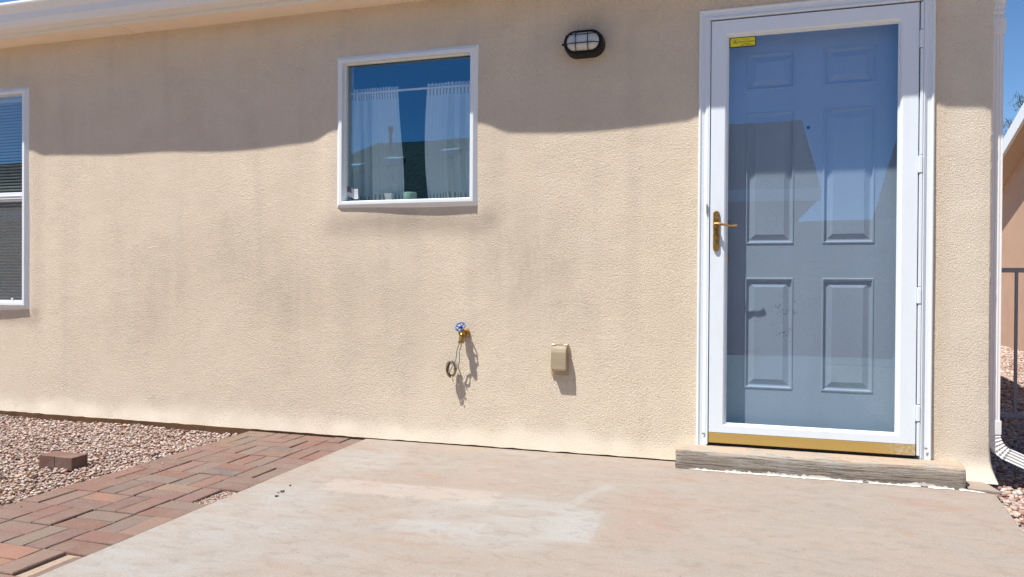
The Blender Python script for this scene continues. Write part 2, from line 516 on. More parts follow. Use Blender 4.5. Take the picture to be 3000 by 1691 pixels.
def m_door():
    t = NT('entry_door_paint'); p = t.pos(); X, Y, Z = t.sep(p)[:3]
    c = t.mix(t.sm(t.noise(t.mapv(p, (3, 3, 1)), 1.5, 4), .35, .7), (.44, .47, .515), (.41, .437, .48))
    # dirt splatter and scuffs on the left lower panel
    v = t.n('ShaderNodeTexVoronoi', feature='F1'); t.l(t.mapv(p, (1, 1, .8)), v.inputs['Vector']); v.inputs['Scale'].default_value = 95
    e = t.math('MULTIPLY', ell(t, X, Z, .235, .72, .10, .20), 1.4)
    rnd = t.sep(v.outputs[1])[0]
    dots = t.math('MULTIPLY', t.sm(v.outputs[0], .42, .30), t.math('GREATER_THAN', t.math('ADD', e, t.math('MULTIPLY', rnd, .5)), .82))
    sc = t.math('MULTIPLY', t.sm(t.noise(t.mapv(p, (3, 3, 110)), 1, 3), .60, .68), t.math('ADD', ell(t, X, Z, .44, .62, .09, .06), ell(t, X, Z, .37, .97, .06, .03)))
    c = t.mix(t.math('MULTIPLY', t.math('MAXIMUM', t.math('MULTIPLY', dots, t.sm(t.noise(p, 30, 3), .42, .6)), sc, clamp=True), .6), c, (.10, .115, .12))
    h = t.noise(t.mapv(p, (60, 60, 5)), 3, 3)
    return t.done(t.pbr(c, .5, normal=t.bump(h, .15, .002), spec=.4))


def m_poly():
    t = NT('yellowed_plastic'); p = t.pos()
    df = t.pbr(t.mix(t.noise(p, 30, 3), (.64, .62, .54), (.54, .47, .33)), .08, spec=1.0)
    tl = t.n('ShaderNodeBsdfTranslucent'); tl.inputs[0].default_value = (.75, .55, .2, 1)
    m1 = t.n('ShaderNodeMixShader'); m1.inputs[0].default_value = .35; t.l(df, m1.inputs[1]); t.l(tl.outputs[0], m1.inputs[2])
    tr = t.n('ShaderNodeBsdfTransparent'); tr.inputs[0].default_value = (.95, .85, .62, 1)
    m2 = t.n('ShaderNodeMixShader'); m2.inputs[0].default_value = .72; t.l(tr.outputs[0], m2.inputs[1]); t.l(m1.outputs[0], m2.inputs[2])
    return t.done(m2.outputs[0])


def m_foliage(name, c1, c2):
    t = NT(name); p = t.pos()
    c = t.mix(t.sm(t.noise(p, 3, 3), .35, .7), c1, c2)
    d = t.pbr(c, .7, spec=.3); tl = t.n('ShaderNodeBsdfTranslucent'); t.l(c, tl.inputs[0])
    mx = t.n('ShaderNodeMixShader'); mx.inputs[0].default_value = .3; t.l(d, mx.inputs[1]); t.l(tl.outputs[0], mx.inputs[2])
    return t.done(mx.outputs[0])


def m_vinyl(name, c, rough=.42):
    t = NT(name); p = t.pos()
    d = t.math('MULTIPLY', t.sm(t.noise(t.mapv(p, (4, 4, 1)), 5, 5, .65), .5, .75), .12)
    col = t.mix(d, c, (c[0] * .72, c[1] * .69, c[2] * .62))
    col = t.mix(t.math('MULTIPLY', t.sm(t.noise(p, 150, 2, .7), .66, .74), .35), col, (.30, .27, .23))
    return t.done(t.pbr(col, rough, normal=t.bump(t.noise(p, 40, 3), .08, .002), spec=.4))


M = dict(
    stucco=m_stucco(), concrete=m_concrete(), brick=m_brick(), gravel=m_gravel(), ground=m_ground(), step=m_step(),
    foundation=m_plain('foundation_concrete', (.46, .31, .17), (.34, .22, .11), .95, 8, bump=.004),
    vinyl=m_vinyl('white_vinyl', (.77, .81, .83)), trim=m_vinyl('white_trim_paint', (.75, .805, .835), .55), alu=m_vinyl('white_aluminium', (.76, .82, .86), .3),
    gutter=m_vinyl('white_gutter', (.78, .775, .75), .4), soffit=m_plain('cream_soffit', (.86, .74, .58), (.80, .67, .51), .7, 6),
    sand=m_plain('joint_sand', (.33, .25, .185), (.22, .155, .11), .95, 60, bump=.004),
    glass=m_glass('window_glass', (.97, .99, .99), .12, (.29, .70, .98)), sglass=m_glass('storm_glass', (.915, .952, .985), .09, (.34, .70, .98)),
    screen=m_screen(), curtain=m_curtain(), door=m_door(), brass=m_tarnish(), sweep=m_sweep(), poly=m_poly(),
    black=m_plain('black_enamel', (.008, .008, .009), (.013, .011, .010), .45, 40, spec=.25), rubber=m_plain('black_gasket', (.01, .01, .01), rough=.8),
    frost=m_plain('frosted_glass', (.52, .54, .53), (.44, .46, .45), .32, 25), room=m_plain('room_paint', (.42, .42, .38), rough=.9),
    roomdark=m_plain('room_floor', (.15, .11, .08), rough=.9), blue=m_plain('blue_enamel', (.006, .075, .30), (.004, .05, .22), .35, 60),
    wire=m_plain('coated_wire', (.26, .26, .22), (.36, .33, .26), .5, 80), wirebr=m_plain('brown_wire', (.20, .12, .04), rough=.5),
    steel=m_plain('galvanised_steel', (.45, .45, .45), (.3, .3, .3), .4, 60, metal=.7), yellow=m_plain('yellow_sticker', (.86, .72, .03), (.80, .66, .02), .5, 20),
    ink=m_plain('black_ink', (.012, .012, .012), rough=.5), red=m_plain('orange_red_ink', (.55, .16, .02), rough=.5),
    flagw=m_plain('faded_white_print', (.68, .69, .70), rough=.6), flagg=m_plain('faded_grey_print', (.36, .37, .39), rough=.6), flagd=m_plain('faded_dark_print', (.055, .045, .045), rough=.6),
    candle=m_plain('pale_green_ceramic', (.35, .55, .44), rough=.5), dish=m_plain('white_ceramic', (.75, .78, .76), rough=.3),
    slat=m_plain('blind_slat', (.62, .59, .53), rough=.5), rod=m_plain('white_rod', (.8, .8, .8), rough=.4),
    paint=m_plain('flaking_white_paint', (.72, .69, .63), (.50, .44, .37), .9, 40, bump=.003),
    fence=m_plain('grey_painted_metal', (.27, .28, .31), (.33, .335, .35), .5, 20), tanwall=m_plain('tan_stucco', (.50, .325, .225), (.44, .28, .19), .95, 3, bump=.006),
    tansoffit=m_plain('tan_soffit', (.55, .42, .30), rough=.8), shingle=m_shingle('grey_shingle', (.055, .050, .046), (.10, .09, .08)), shingle2=m_shingle('brown_shingle', (.075, .06, .05), (.12, .10, .085)),
    bark=m_plain('bark', (.16, .11, .075), (.08, .055, .04), .95, 20, bump=.02), pine=m_foliage('pine_needles', (.045, .075, .03), (.09, .10, .04)),
    dirt=m_plain('dark_clod', (.07, .05, .025), (.12, .09, .04), .95, 200), asphalt=m_plain('lane_concrete', (.31, .25, .20), (.26, .205, .16), .9, 60, bump=.004),
    backwall=m_plain('beige_wall', (.48, .40, .31), (.42, .34, .26), .95, 4), darkglass=m_plain('dark_pane', (.02, .025, .03), rough=.08),
)

# ------------------------------------------------------------------ the setting
g = MB()
R_ = 900.0
g.add([(-R_, -R_, -.055), (R_, -R_, -.055), (R_, R_, -.055), (-R_, R_, -.055)], [(0, 1, 2, 3)])
g.build('ground', M['ground'], kind='structure')

slab = MB()
outl = [(-1.962, -.004), (1.068, -.004), (1.066, -.12), (1.05, -.22), (1.024, -.43), (.992, -.68), (.96, -1.0), (.92, -1.6), (.90, -2.4), (.9, -5.5), (-1.962, -5.5)]
slab.prism(outl, 'z', -.12, 0.0)
slab.build('patio', M['concrete'], bevel=.006, kind='structure')
rd = MB(); rd.box(-60, 60, -6.9, -5.52, -.2, -.049); rd.build('lane', M['asphalt'], kind='structure')

# brick path: two by two basketweave pavers in sand
U = .19
path = MB(); path.box(-2.735, -1.964, -3.42, -.004, -.12, -.0165)
path_o = path.build('brick_path', M['sand'], kind='structure')


def brick_mesh(name, lx, ly, h, ch=.004):
    mb = MB()
    rj = random.Random(name)
    base_ = [(-1, -1), (-.45, -1), (.4, -1), (1, -1), (1, 0), (1, 1), (.5, 1), (-.35, 1), (-1, 1), (-1, .1)]
    jit = [(rj.uniform(0, .0016) + (.003 if rj.random() < .12 else 0)) for _ in base_]
    ring = lambda d, z, k=0: [(px * (lx / 2 - d - k * jit[i]), py * (ly / 2 - d - k * jit[i]), z - k * rj.uniform(0, .0006)) for i, (px, py) in enumerate(base_)]
    mb.loft([ring(0, 0), ring(0, h - ch, .6), ring(ch * .35, h - ch * .3, 1), ring(ch * 1.2, h, 1.2)])
    me = bpy.data.meshes.new(name); me.from_pydata(mb.v, [], mb.f); me.materials.append(M['brick']); fixn(me)
    return me


BMS = [brick_mesh('brick_%d' % q, U - .0035, U / 2 - .0035, .06, .005) for q in range(6)]
pal = dict(r=(.185, .105, .083), p=(.195, .118, .097), m=(.172, .110, .092), g=(.17, .13, .108), t=(.215, .145, .110), d=(.12, .105, .095), o=(.25, .135, .095))
seq = {(-2, 1): 'dr', (-2, 0): 'mg', (-1, 0): 'mm', (-1, 1): 'gr', (3, 1): 'gm', (3, 0): 'rr', (2, 0): 'gt', (2, 2): 'rr', (2, 1): 'rg', (1, 0): 'rg', (1, 1): 'mr', (-4, 1): 'rg',
       (-3, 1): 'rg', (-5, 3): 'tg', (-6, 3): 'tt', (0, 1): 'mt', (0, 2): 'gr', (1, 3): 'rp', (4, 1): 'oo', (4, 0): 'tm', (1, 2): 'mo', (-4, 2): 'rg', (-3, 2): 'rr'}
for r in range(-6, 12):
    for c in range(4):
        yt, yb = -1.08 - U * r, -1.08 - U * (r + 1)
        x1, x0 = -1.962 - U * c, -1.962 - U * (c + 1)
        cut = 1.0
        if r == -6:
            yt = -.010; cut = (yt - yb) / U
        for k in range(2):
            if (r, c, k) == (0, 0, 1): continue                       # one paver is missing by the slab
            longy = (r + c) % 2 == 0
            o = bpy.data.objects.new('brick', random.choice(BMS)); COL.objects.link(o)
            if longy:
                loc = Vector((x0 + U * (.25 + .5 * k), (yt + yb) / 2, 0)); rot = math.pi / 2; o.scale = (cut, 1, 1)
            else:
                loc = Vector(((x0 + x1) / 2, yb + (yt - yb) * (.25 + .5 * k), 0)); rot = 0; o.scale = (1, cut, 1)
            z = -.064 + random.uniform(-.0025, .002)
            tilt = (random.uniform(-.008, .008), random.uniform(-.008, .008))
            if (r, c, k) == (4, 0, 1):
                z = -.0740; tilt = (-.16, .0); loc.x += .004   # sunken, tipped paver
            o.parent = path_o
            o.location = Vector((loc.x + random.uniform(-.0015, .0015), loc.y + random.uniform(-.0015, .0015), z)) - WL[path_o.name]
            o.rotation_euler = (tilt[0], tilt[1], rot + random.uniform(-.008, .008))
            code = seq.get((r, c)); ch = code[k] if code else random.choice('rrrpppmmmmgr')
            cc = pal[ch]; j = random.uniform(.9, 1.1)
            o.color = (cc[0] * j, cc[1] * j * random.uniform(.96, 1.05), cc[2] * j, 1)

# gravel stones
ICO = bmesh.new(); bmesh.ops.create_icosphere(ICO, subdivisions=1, radius=1.0)
IV = np.array([v.co[:] for v in ICO.verts]); IFc = np.array([[v.index for v in f.verts] for f in ICO.faces]); ICO.free()


def gravel(name, P, size, cols, label):
    n = len(P)
    V = np.repeat(IV[None], n, 0) * (1 + rng.uniform(-.28, .28, (n, len(IV), 1)))
    s = size[:, None] * np.stack([rng.uniform(.75, 1.35, n), rng.uniform(.65, 1.05, n), rng.uniform(.38, .7, n)], 1)
    V = V * s[:, None, :]
    a = rng.uniform(0, 2 * math.pi, n); b = rng.normal(0, .35, n)
    ca, sa, cb, sb = np.cos(a), np.sin(a), np.cos(b), np.sin(b)
    x, y, z = V[..., 0], V[..., 1], V[..., 2]
    y, z = y * cb[:, None] - z * sb[:, None], y * sb[:, None] + z * cb[:, None]
    x, y = x * ca[:, None] - y * sa[:, None], x * sa[:, None] + y * ca[:, None]
    V = np.stack([x, y, z], 2) + P[:, None, :]
    Fc = (IFc[None] + (np.arange(n) * len(IV))[:, None, None]).reshape(-1, 3)
    me = bpy.data.meshes.new(name)
    me.vertices.add(n * len(IV)); me.vertices.foreach_set('co', V.reshape(-1).astype(np.float32))
    me.loops.add(len(Fc) * 3); me.loops.foreach_set('vertex_index', Fc.reshape(-1).astype(np.int32))
    me.polygons.add(len(Fc)); me.polygons.foreach_set('loop_start', np.arange(0, len(Fc) * 3, 3, dtype=np.int32))
    try: me.polygons.foreach_set('loop_total', np.full(len(Fc), 3, dtype=np.int32))
    except Exception: pass
    me.update(calc_edges=True)
    ca_ = me.color_attributes.new('Col', 'FLOAT_COLOR', 'POINT')
    ca_.data.foreach_set('color', np.repeat(np.concatenate([cols, np.ones((n, 1))], 1), len(IV), 0).astype(np.float32).ravel())
    me.materials.append(M['gravel'])
    o = bpy.data.objects.new(name, me); COL.objects.link(o)
    return tag(o, label, 'gravel', kind='stuff')


def stone_cols(n):
    base = np.array([(.41, .32, .275), (.33, .25, .215), (.46, .375, .325), (.26, .195, .165), (.24, .115, .085), (.42, .29, .20), (.50, .43, .38), (.16, .09, .07)])
    pr = np.array([.23, .2, .16, .13, .10, .07, .06, .05])
    return base[rng.choice(len(base), n, p=pr)] * rng.uniform(.95, 1.28, (n, 1))


def scatter(x0, x1, y0, y1, dens, keep, zb, zr):
    n = int((x1 - x0) * (y1 - y0) * dens)
    P = np.stack([rng.uniform(x0, x1, n), rng.uniform(y0, y1, n)], 1)
    P = P[keep(P[:, 0], P[:, 1])]
    hz = zb + .006 * np.sin(P[:, 0] * 5.1 + 1) * np.cos(P[:, 1] * 4.3) + rng.uniform(-zr, zr, len(P))
    return np.column_stack([P, hz])


keepL = lambda x, y: (x < -2.732 + rng.normal(0, .012, len(x))) & (x > -3.5 + 1.15 * y - 2.0) & (x > -5.9)
PL = scatter(-5.9, -2.70, -2.3, -.006, 8600, keepL, -.034, .011)
hn = 420
PH = np.column_stack([rng.uniform(-2.055, -1.968, hn), rng.uniform(-1.262, -1.075, hn), rng.uniform(-.018, -.012, hn)])
nchip = 90
PC = np.column_stack([rng.normal(-3.05, .28, nchip), rng.normal(-1.22, .13, nchip), rng.uniform(-.026, -.020, nchip)])
PC = PC[PC[:, 0] < -2.76]; nchip = len(PC)
nst = 70
PS = np.column_stack([-2.72 + np.abs(rng.normal(0, .07, nst)), rng.uniform(-2.2, -.05, nst), rng.uniform(-.002, .001, nst)])
PH = np.concatenate([PH, PS]); hn = len(PH)
PL = np.concatenate([PL, PC, PH])
szL = np.concatenate([rng.uniform(.0042, .0112, len(PL) - hn - nchip), rng.uniform(.006, .013, nchip), rng.uniform(.0015, .0048, hn)])
colL = stone_cols(len(PL)); colL[-(hn + nchip):-hn] = np.array((.44, .315, .21)) * rng.uniform(.75, 1.15, (nchip, 1))
gravel('gravel', PL, szL, colL, 'pink and beige gravel bed left of the brick path')
edge = np.array([(1.068, .05), (1.066, -.12), (1.05, -.22), (1.024, -.43), (.992, -.68), (.96, -1.0), (.92, -1.6)])
ex = lambda y: np.interp(-y, -edge[:, 1], edge[:, 0])
keepR = lambda x, y: (x > np.where(y > 0, 1.085, ex(y) + .008 + np.abs(rng.normal(0, .012, len(x))))) & ((x < 1.4 + (y + 3.7) * .5))
PR = scatter(.95, 3.6, -1.3, 2.6, 5200, keepR, -.040, .011)
PR2 = scatter(1.1, 4.6, 2.6, 9.4, 1500, lambda x, y: (x < 1.4 + (y + 3.7) * .36) & (x > 1.0), -.045, .01)
PA = np.concatenate([PR, PR2])
szR = np.concatenate([rng.uniform(.008, .019, len(PR)), rng.uniform(.013, .024, len(PR2))])
gravel('gravel', PA, szR, stone_cols(len(PA)), 'beige gravel side yard at the downspout corner')

# ------------------------------------------------------------------ the house
XR = 1.074
house = empty('house', (-4.0, 0.0, 0.0), 'cream stucco house with white storm door and two white windows', 'house')
W1 = (-5.275, -4.383, .672, 2.143)
W2 = (-2.157, -1.289, 1.268, 2.149)
DC = (-.170, .850, .098, 2.196)
holes = [(W1[0] + .028, W1[1] - .028, W1[2] + .028, W1[3] - .028), (W2[0] + .028, W2[1] - .028, W2[2] + .028, W2[3] - .028), (-.160, .840, -.02, 2.186)]


def lines(a, b, step, extra):
    k = sorted({round(a, 4), round(b, 4)} | {round(e, 4) for e in extra if a < e < b})
    out = []
    for i in range(len(k) - 1):
        n = max(1, int(round((k[i + 1] - k[i]) / step)))
        out += [k[i] + (k[i + 1] - k[i]) * j / n for j in range(n)]
    return out + [k[-1]]


def bulge(x, z):
    """outward relief of the stucco in metres (builds up round frames and at the foot)"""
    d = 0.0
    for (a, b, c, e), amp, rad in ((W1, .013, .10), (W2, .017, .16), (DC, .006, .06)):
        dx = max(a - x, 0, x - b); dz = max(c - z, 0, z - e)
        q = math.hypot(dx, dz) / rad
        if q < 1: d = max(d, amp * (1 - q * q * (3 - 2 * q)))
    d += .0030 * math.sin(x * 2.9 + 1.2) + .0022 * math.sin(x * 6.1 + z * 1.5 + .4) + .004 * (mnoise.noise(Vector((x * 1.4, z * 1.4, 2))))
    d += .0005 * mnoise.noise(Vector((x * 9, z * 9, 7)))
    foot = max(0, 1 - z / .09)
    d += .006 * foot * (1 + mnoise.noise(Vector((x * 6, 0, 3))))
    if x > .9: d += .02 * max(0, 1 - z / .12) ** 2
    return d


Z0, Z1 = .006, 2.41
xs = lines(-9.0, XR, .03, [h for q in holes for h in q[:2]])
zs = lines(Z0, Z1, .03, [h for q in holes for h in q[2:]])
wl = MB(); idx = {}
for i, x in enumerate(xs):
    for j, z in enumerate(zs):
        zz = z
        if j == 0: zz = z + .004 * mnoise.noise(Vector((x * 14, 0, 0)))
        xx = x
        if i == len(xs) - 1: xx = x + .0025 * mnoise.noise(Vector((0, z * 40, 0))) + .034 * max(0, 1 - z / .13) ** 2 + .006 * max(0, 1 - z / .5)
        idx[i, j] = len(wl.v); wl.v.append((xx, -bulge(x, z) + (.004 if i == len(xs) - 1 else 0), zz))
for i in range(len(xs) - 1):
    for j in range(len(zs) - 1):
        cx, cz = (xs[i] + xs[i + 1]) / 2, (zs[j] + zs[j + 1]) / 2
        if any(a < cx < b and c < cz < e for a, b, c, e in holes): continue
        wl.f.append((idx[i, j], idx[i + 1, j], idx[i + 1, j + 1], idx[i, j + 1])); wl.m.append(0)
# underside lip, right return and reveals
n0 = len(xs) - 1
for i in range(len(xs) - 1):
    a, b = wl.v[idx[i, 0]], wl.v[idx[i + 1, 0]]
    wl.add([a, b, (b[0], .03, b[2]), (a[0], .03, a[2])], [(0, 1, 2, 3)])
for j in range(len(zs) - 1):
    a, b = wl.v[idx[n0, j]], wl.v[idx[n0, j + 1]]
    wl.add([a, b, (XR + .008 + max(0, b[0] - XR), .012, b[2]), (XR + .008 + max(0, a[0] - XR), .012, a[2])], [(0, 1, 2, 3)])
    wl.add([(XR + .008 + max(0, a[0] - XR), .012, a[2]), (XR + .008 + max(0, b[0] - XR), .012, b[2]), (XR + .006, .10, b[2]), (XR + .006, .10, a[2])], [(0, 1, 2, 3)])
wall_o = wl.build('wall', M['stucco'], house, smooth=True, label='cream stucco front wall with grey weather stains')
side = MB(); side.box(XR - .15, XR + .006, .10, 7.0, .0, 2.41); side.box(-9.0, -8.85, .15, 7.0, 0, 2.41); side.box(-9, XR, 7.0, 7.15, 0, 2.41)
side.build('side_wall', M['stucco'], house)
inn = MB()
xi = sorted({-8.85, XR - .15} | {h for q in holes for h in q[:2]}); zi = sorted({-.02, 2.40} | {h for q in holes for h in q[2:]})
for i in range(len(xi) - 1):
    for j in range(len(zi) - 1):
        cx, cz = (xi[i] + xi[i + 1]) / 2, (zi[j] + zi[j + 1]) / 2
        if any(a < cx < b and c < cz < e for a, b, c, e in holes): continue
        inn.add([(xi[i], .145, zi[j]), (xi[i + 1], .145, zi[j]), (xi[i + 1], .145, zi[j + 1]), (xi[i], .145, zi[j + 1])], [(0, 1, 2, 3)])
for a, b, c, e in holes:      # plastered reveals
    inn.add([(a, .0, c), (a, .145, c), (a, .145, e), (a, .0, e)], [(0, 1, 2, 3)]).add([(b, .0, c), (b, .145, c), (b, .145, e), (b, .0, e)], [(0, 1, 2, 3)])
    inn.add([(a, .0, c), (b, .0, c), (b, .145, c), (a, .145, c)], [(0, 1, 2, 3)]).add([(a, .0, e), (b, .0, e), (b, .145, e), (a, .145, e)], [(0, 1, 2, 3)])
inn.build('inner_wall', M['room'], house)
rm = MB(); rm.box(-8.85, XR - .15, .145, 7, 2.38, 2.40); rm.build('ceiling', M['room'], house)
rm = MB(); rm.box(-8.85, XR - .15, .03, 7, -.03, -.01); rm.build('floor', M['roomdark'], house)
rm = MB(); rm.box(-8.85, XR - .15, 3.2, 3.3, -.01, 2.38); rm.build('partition', M['roomdark'], house)
fd = MB(); fd.box(-9.0, XR - .004, .018, .03, -.2, .012); fd.build('foundation', M['foundation'], house)

# eaves: soffit panels, fascia, gutter, roof
sx = [-9.0, -8.435, -5.995, -3.555, -1.115, 1.16]
for i in range(len(sx) - 1):
    s_ = MB(); s_.box(sx[i] + .002, sx[i + 1] - .004, -.152, .02, 2.405, 2.417); s_.build('soffit_panel', M['soffit'], house)
bt = MB(); bt.box(-3.625, -3.60, -.15, .0, 2.4035, 2.406); bt.build('soffit_batten', M['soffit'], house)
fa = MB(); fa.box(-9.0, 1.16, -.168, -.1525, 2.402, 2.57); fa.build('fascia', M['gutter'], house, bevel=.002)
gp = [(-.169, 2.424), (-.238, 2.424), (-.247, 2.428), (-.257, 2.452), (-.262, 2.462), (-.268, 2.498), (-.284, 2.528), (-.290, 2.540), (-.294, 2.541), (-.296, 2.550), (-.294, 2.562), (-.276, 2.564), (-.276, 2.559), (-.2895, 2.556),
      (-.2865, 2.543), (-.262, 2.50), (-.250, 2.452), (-.236, 2.430), (-.173, 2.430), (-.173, 2.558), (-.169, 2.558)]
gu = MB(); gu.prism(gp, 'x', -9.0, 1.19); gu.build('gutter', M['gutter'], house)
ge = MB(); ge.prism([(-.169, 2.424), (-.238, 2.424), (-.257, 2.452), (-.268, 2.498), (-.296, 2.545), (-.294, 2.562), (-.169, 2.562)], 'x', 1.19, 1.193); ge.build('gutter_end_cap', M['gutter'], house)
rf = MB()
rf.prism([(-.235, 2.575), (3.5, 3.82), (7.4, 2.52), (7.4, 2.42), (3.5, 3.70), (-.165, 2.50), (-.235, 2.555)], 'x', -9.3, 1.30)
rf.build('roof', M['shingle'], house)
gb = MB(); gb.prism([(.0, 2.412), (7.1, 2.412), (7.1, 2.50), (3.5, 3.69), (.0, 2.53)], 'x', XR - .1, XR + .005); gb.build('gable_wall', M['stucco'], house)

# ---- windows
FP = [(0, .03), (0, -.012), (.006, -.014), (.011, -.014), (.036, -.036), (.0525, -.036), (.0545, -.033), (.0545, -.004), (.060, -.002), (.060, .03)]


def window(rect, name):
    root = empty(name, ((rect[0] + rect[1]) / 2, 0, rect[2]), parent=house)
    for sd in 'LRBT':
        mitre(rect, FP, sd, (1, 1, 1.0, 1.0)).build('frame', M['vinyl'], root, bevel=.0012, seg=2)
    return root


GI = .058
win2 = window(W2, 'window')
win2['label'] = 'square white kitchen window with curtains and a flag sticker'
p = MB(); p.box(W2[0] + GI, W2[1] - GI, .018, .022, W2[2] + GI, W2[3] - GI); p.build('pane', M['glass'], win2)
sp_ = mitre((W2[0] + .056, W2[1] - .056, W2[2] + .056, W2[3] - .056), [(0, .03), (0, .012), (.002, .010), (.004, .014), (.004, .0175), (.004, .03)], 'L')
for sd in 'RBT':
    q = mitre((W2[0] + .056, W2[1] - .056, W2[2] + .056, W2[3] - .056), [(0, .03), (0, .012), (.002, .010), (.004, .014), (.004, .0175), (.004, .03)], sd); sp_.add(q.v, q.f)
sp_.build('gasket', M['rubber'], win2)
# faded flag sticker on the inside of the pane
fl = MB()
fx0, fz0 = -2.108, 1.352
def fw(u, v): return (fx0 + u * .082 + v * -.004, .0165, fz0 + v * .056 + .007 * math.sin(u * 5.2 + .6) - u * .006)
NU = 10
for k in range(13):
    for i in range(NU):
        u0, u1, v0, v1 = i / NU, (i + 1) / NU, k / 13, (k + 1) / 13
        mi = 2 if (k >= 6 and i < 5) else (0 if k % 2 == 0 else 1)
        fl.add([fw(u0, v0), fw(u1, v0), fw(u1, v1), fw(u0, v1)], [(0, 1, 2, 3)], mi)
for r in range(4):
    for c in range(5):
        q = fw(.05 + c * .09, .52 + r * .115); fl.add([(q[0] - .0016, .0160, q[2] - .0016), (q[0] + .0016, .0160, q[2] - .0016), (q[0] + .0016, .0160, q[2] + .0016), (q[0] - .0016, .0160, q[2] + .0016)], [(0, 1, 2, 3)], 1)
fl.build('flag_sticker', [M['flagw'], M['flagg'], M['flagd']], win2, label='faded grey and white flag sticker')

win1 = window(W1, 'window')
win1['label'] = 'tall white sash window with closed blinds and insect screen'
mr = MB(); mr.box(W1[0] + .054, W1[1] - .054, -.030, .02, 1.402, 1.446); mr.build('meeting_rail', M['vinyl'], win1, bevel=.002)
mr = MB(); mr.box(W1[0] + .054, W1[1] - .054, -.034, -.029, 1.421, 1.4235); mr.build('rail_lip', M['vinyl'], win1)
p = MB(); p.box(W1[0] + GI, W1[1] - GI, -.006, -.002, 1.44, W1[3] - GI); p.build('pane', M['glass'], win1)
p = MB(); p.box(W1[0] + GI, W1[1] - GI, .020, .024, W1[2] + GI, 1.41); p.build('pane', M['glass'], win1)
p = MB(); p.box(W1[0] + GI, W1[1] - GI, -.012, -.010, W1[2] + GI, 1.395); p.build('insect_screen', M['screen'], win1)
q = mitre((W1[0] + .0565, W1[1] - .0565, W1[2] + .0565, 1.400), [(0, -.005), (0, -.016), (.012, -.016), (.012, -.005)], 'B')
for sd in 'LRT':
    e = mitre((W1[0] + .0565, W1[1] - .0565, W1[2] + .0565, 1.400), [(0, -.005), (0, -.016), (.012, -.016), (.012, -.005)], sd); q.add(e.v, e.f)
q.box(-4.545, -4.532, -.022, -.016, .742, .756)
q.build('screen_frame', M['vinyl'], win1)

# ---- storm door in its casing
casing = empty('door_casing', (.34, 0, .098), parent=house)
CP = [(0, .03), (0, -.016), (.004, -.020), (.010, -.020), (.013, -.015), (.030, -.013), (.036, -.020), (.044, -.022), (.050, -.019), (.050, .03)]
for sd in 'LRT':
    mitre((DC[0], DC[1], DC[2] - .06 if sd != 'T' else DC[2], DC[3]), CP, sd).build('casing_board', M['trim'], casing, bevel=.001)
ZB = MB(); ZB.box(-.122, -.1165, -.024, .02, .099, 2.142); ZB.box(.8035, .809, -.024, .02, .099, 2.150); ZB.box(-.1165, .8035, -.024, .02, 2.1475, 2.153)
ZB.build('storm_frame', M['alu'], casing, bevel=.0012)
jb = MB(); jb.box(-.158, -.121, .03, .14, .0, 2.18); jb.box(.806, .838, .03, .14, .0, 2.18); jb.box(-.121, .806, .03, .14, 2.15, 2.18)
jb.build('door_jamb', M['trim'], casing)
gk = MB(); gk.box(-.1165, .79, -.004, .0, 2.140, 2.148); gk.box(-.118, -.1135, -.004, 0, .1, 2.145); gk.box(.786, .792, -.004, 0, .1, 2.145)
gk.build('weatherstrip', M['rubber'], casing)
sp2 = MB(); sp2.box(-.131, -.1245, -.030, -.018, 1.215, 1.258); sp2.build('strike_bracket', M['steel'], casing)
for zc, s_ in ((.145, .826), (.150, -.136)):
    cl = MB(); cl.box(s_ - .006, s_ + .006, -.0255, -.0225, zc - .004, zc + .004); cl.build('frame_clip', M['steel'], casing)

storm = empty('storm_door', (.336, -.02, .102), parent=house)
storm['label'] = 'white full glass storm door with gold sweep'
SR = (-.1135, .7855, .157, 2.1395)
SPF = [(0, .012), (0, -.016), (.003, -.020), (.0655, -.020), (.0735, -.014), (.0745, -.006), (.0785, -.004), (.0785, .012)]
for sd in 'LRBT':
    mitre(SR, SPF, sd, (1, 1, .56, 1)).build('stile' if sd in 'LR' else 'rail', M['alu'], storm, bevel=.0008)
p = MB(); p.box(SR[0] + .077, SR[1] - .077, -.001, .003, SR[2] + .043, SR[3] - .077); p.build('pane', M['sglass'], storm)
stp = MB()
SI = (SR[0] + .0775, SR[1] - .0775, SR[2] + .0428, SR[3] - .0775)
for sd in 'LRBT':
    q = mitre(SI, [(0, .004), (0, -.005), (.0025, -.006), (.005, -.004), (.005, .004)], sd); stp.add(q.v, q.f)
stp.build('glass_stop', M['alu'], storm)
sw = MB(); sw.box(SR[0] + .0005, SR[1] - .0005, -.0195, .010, .108, .1565); sw.build('door_sweep', M['sweep'], storm, bevel=.0015, label='gold bottom sweep worn pale at the hinge side')
sb = MB(); sb.box(SR[0] + .004, SR[1] - .004, -.008, .006, .094, .1075); sb.build('sweep_fin', M['rubber'], storm)
brk = [2.015, 1.935, 1.454, 1.375, .865, .790, .338, .263]
seg = [(2.1395, 2.015), (1.935, 1.454), (1.375, .865), (.790, .338), (.263, .108)]
for a, b in seg:
    hh = MB(); hh.box(.7895, .8010, -.026, .0, b + .002, a - .002); hh.build('hinge_rail', M['alu'], storm, bevel=.0015)
for a, b in zip(brk[::2], brk[1::2]):
    hh = MB(); hh.box(.7850, .8010, -.0285, -.001, b + .001, a - .001); hh.build('hinge_knuckle', M['alu'], storm, bevel=.003)


def rounded(w_, h_, r, n=6):
    pts = []
    for cx, cz, a0 in ((w_ / 2 - r, h_ / 2 - r, 0), (-w_ / 2 + r, h_ / 2 - r, 90), (-w_ / 2 + r, -h_ / 2 + r, 180), (w_ / 2 - r, -h_ / 2 + r, 270)):
        for k in range(n + 1):
            a = math.radians(a0 + 90 * k / n); pts.append((cx + r * math.cos(a), cz + r * math.sin(a)))
    return pts


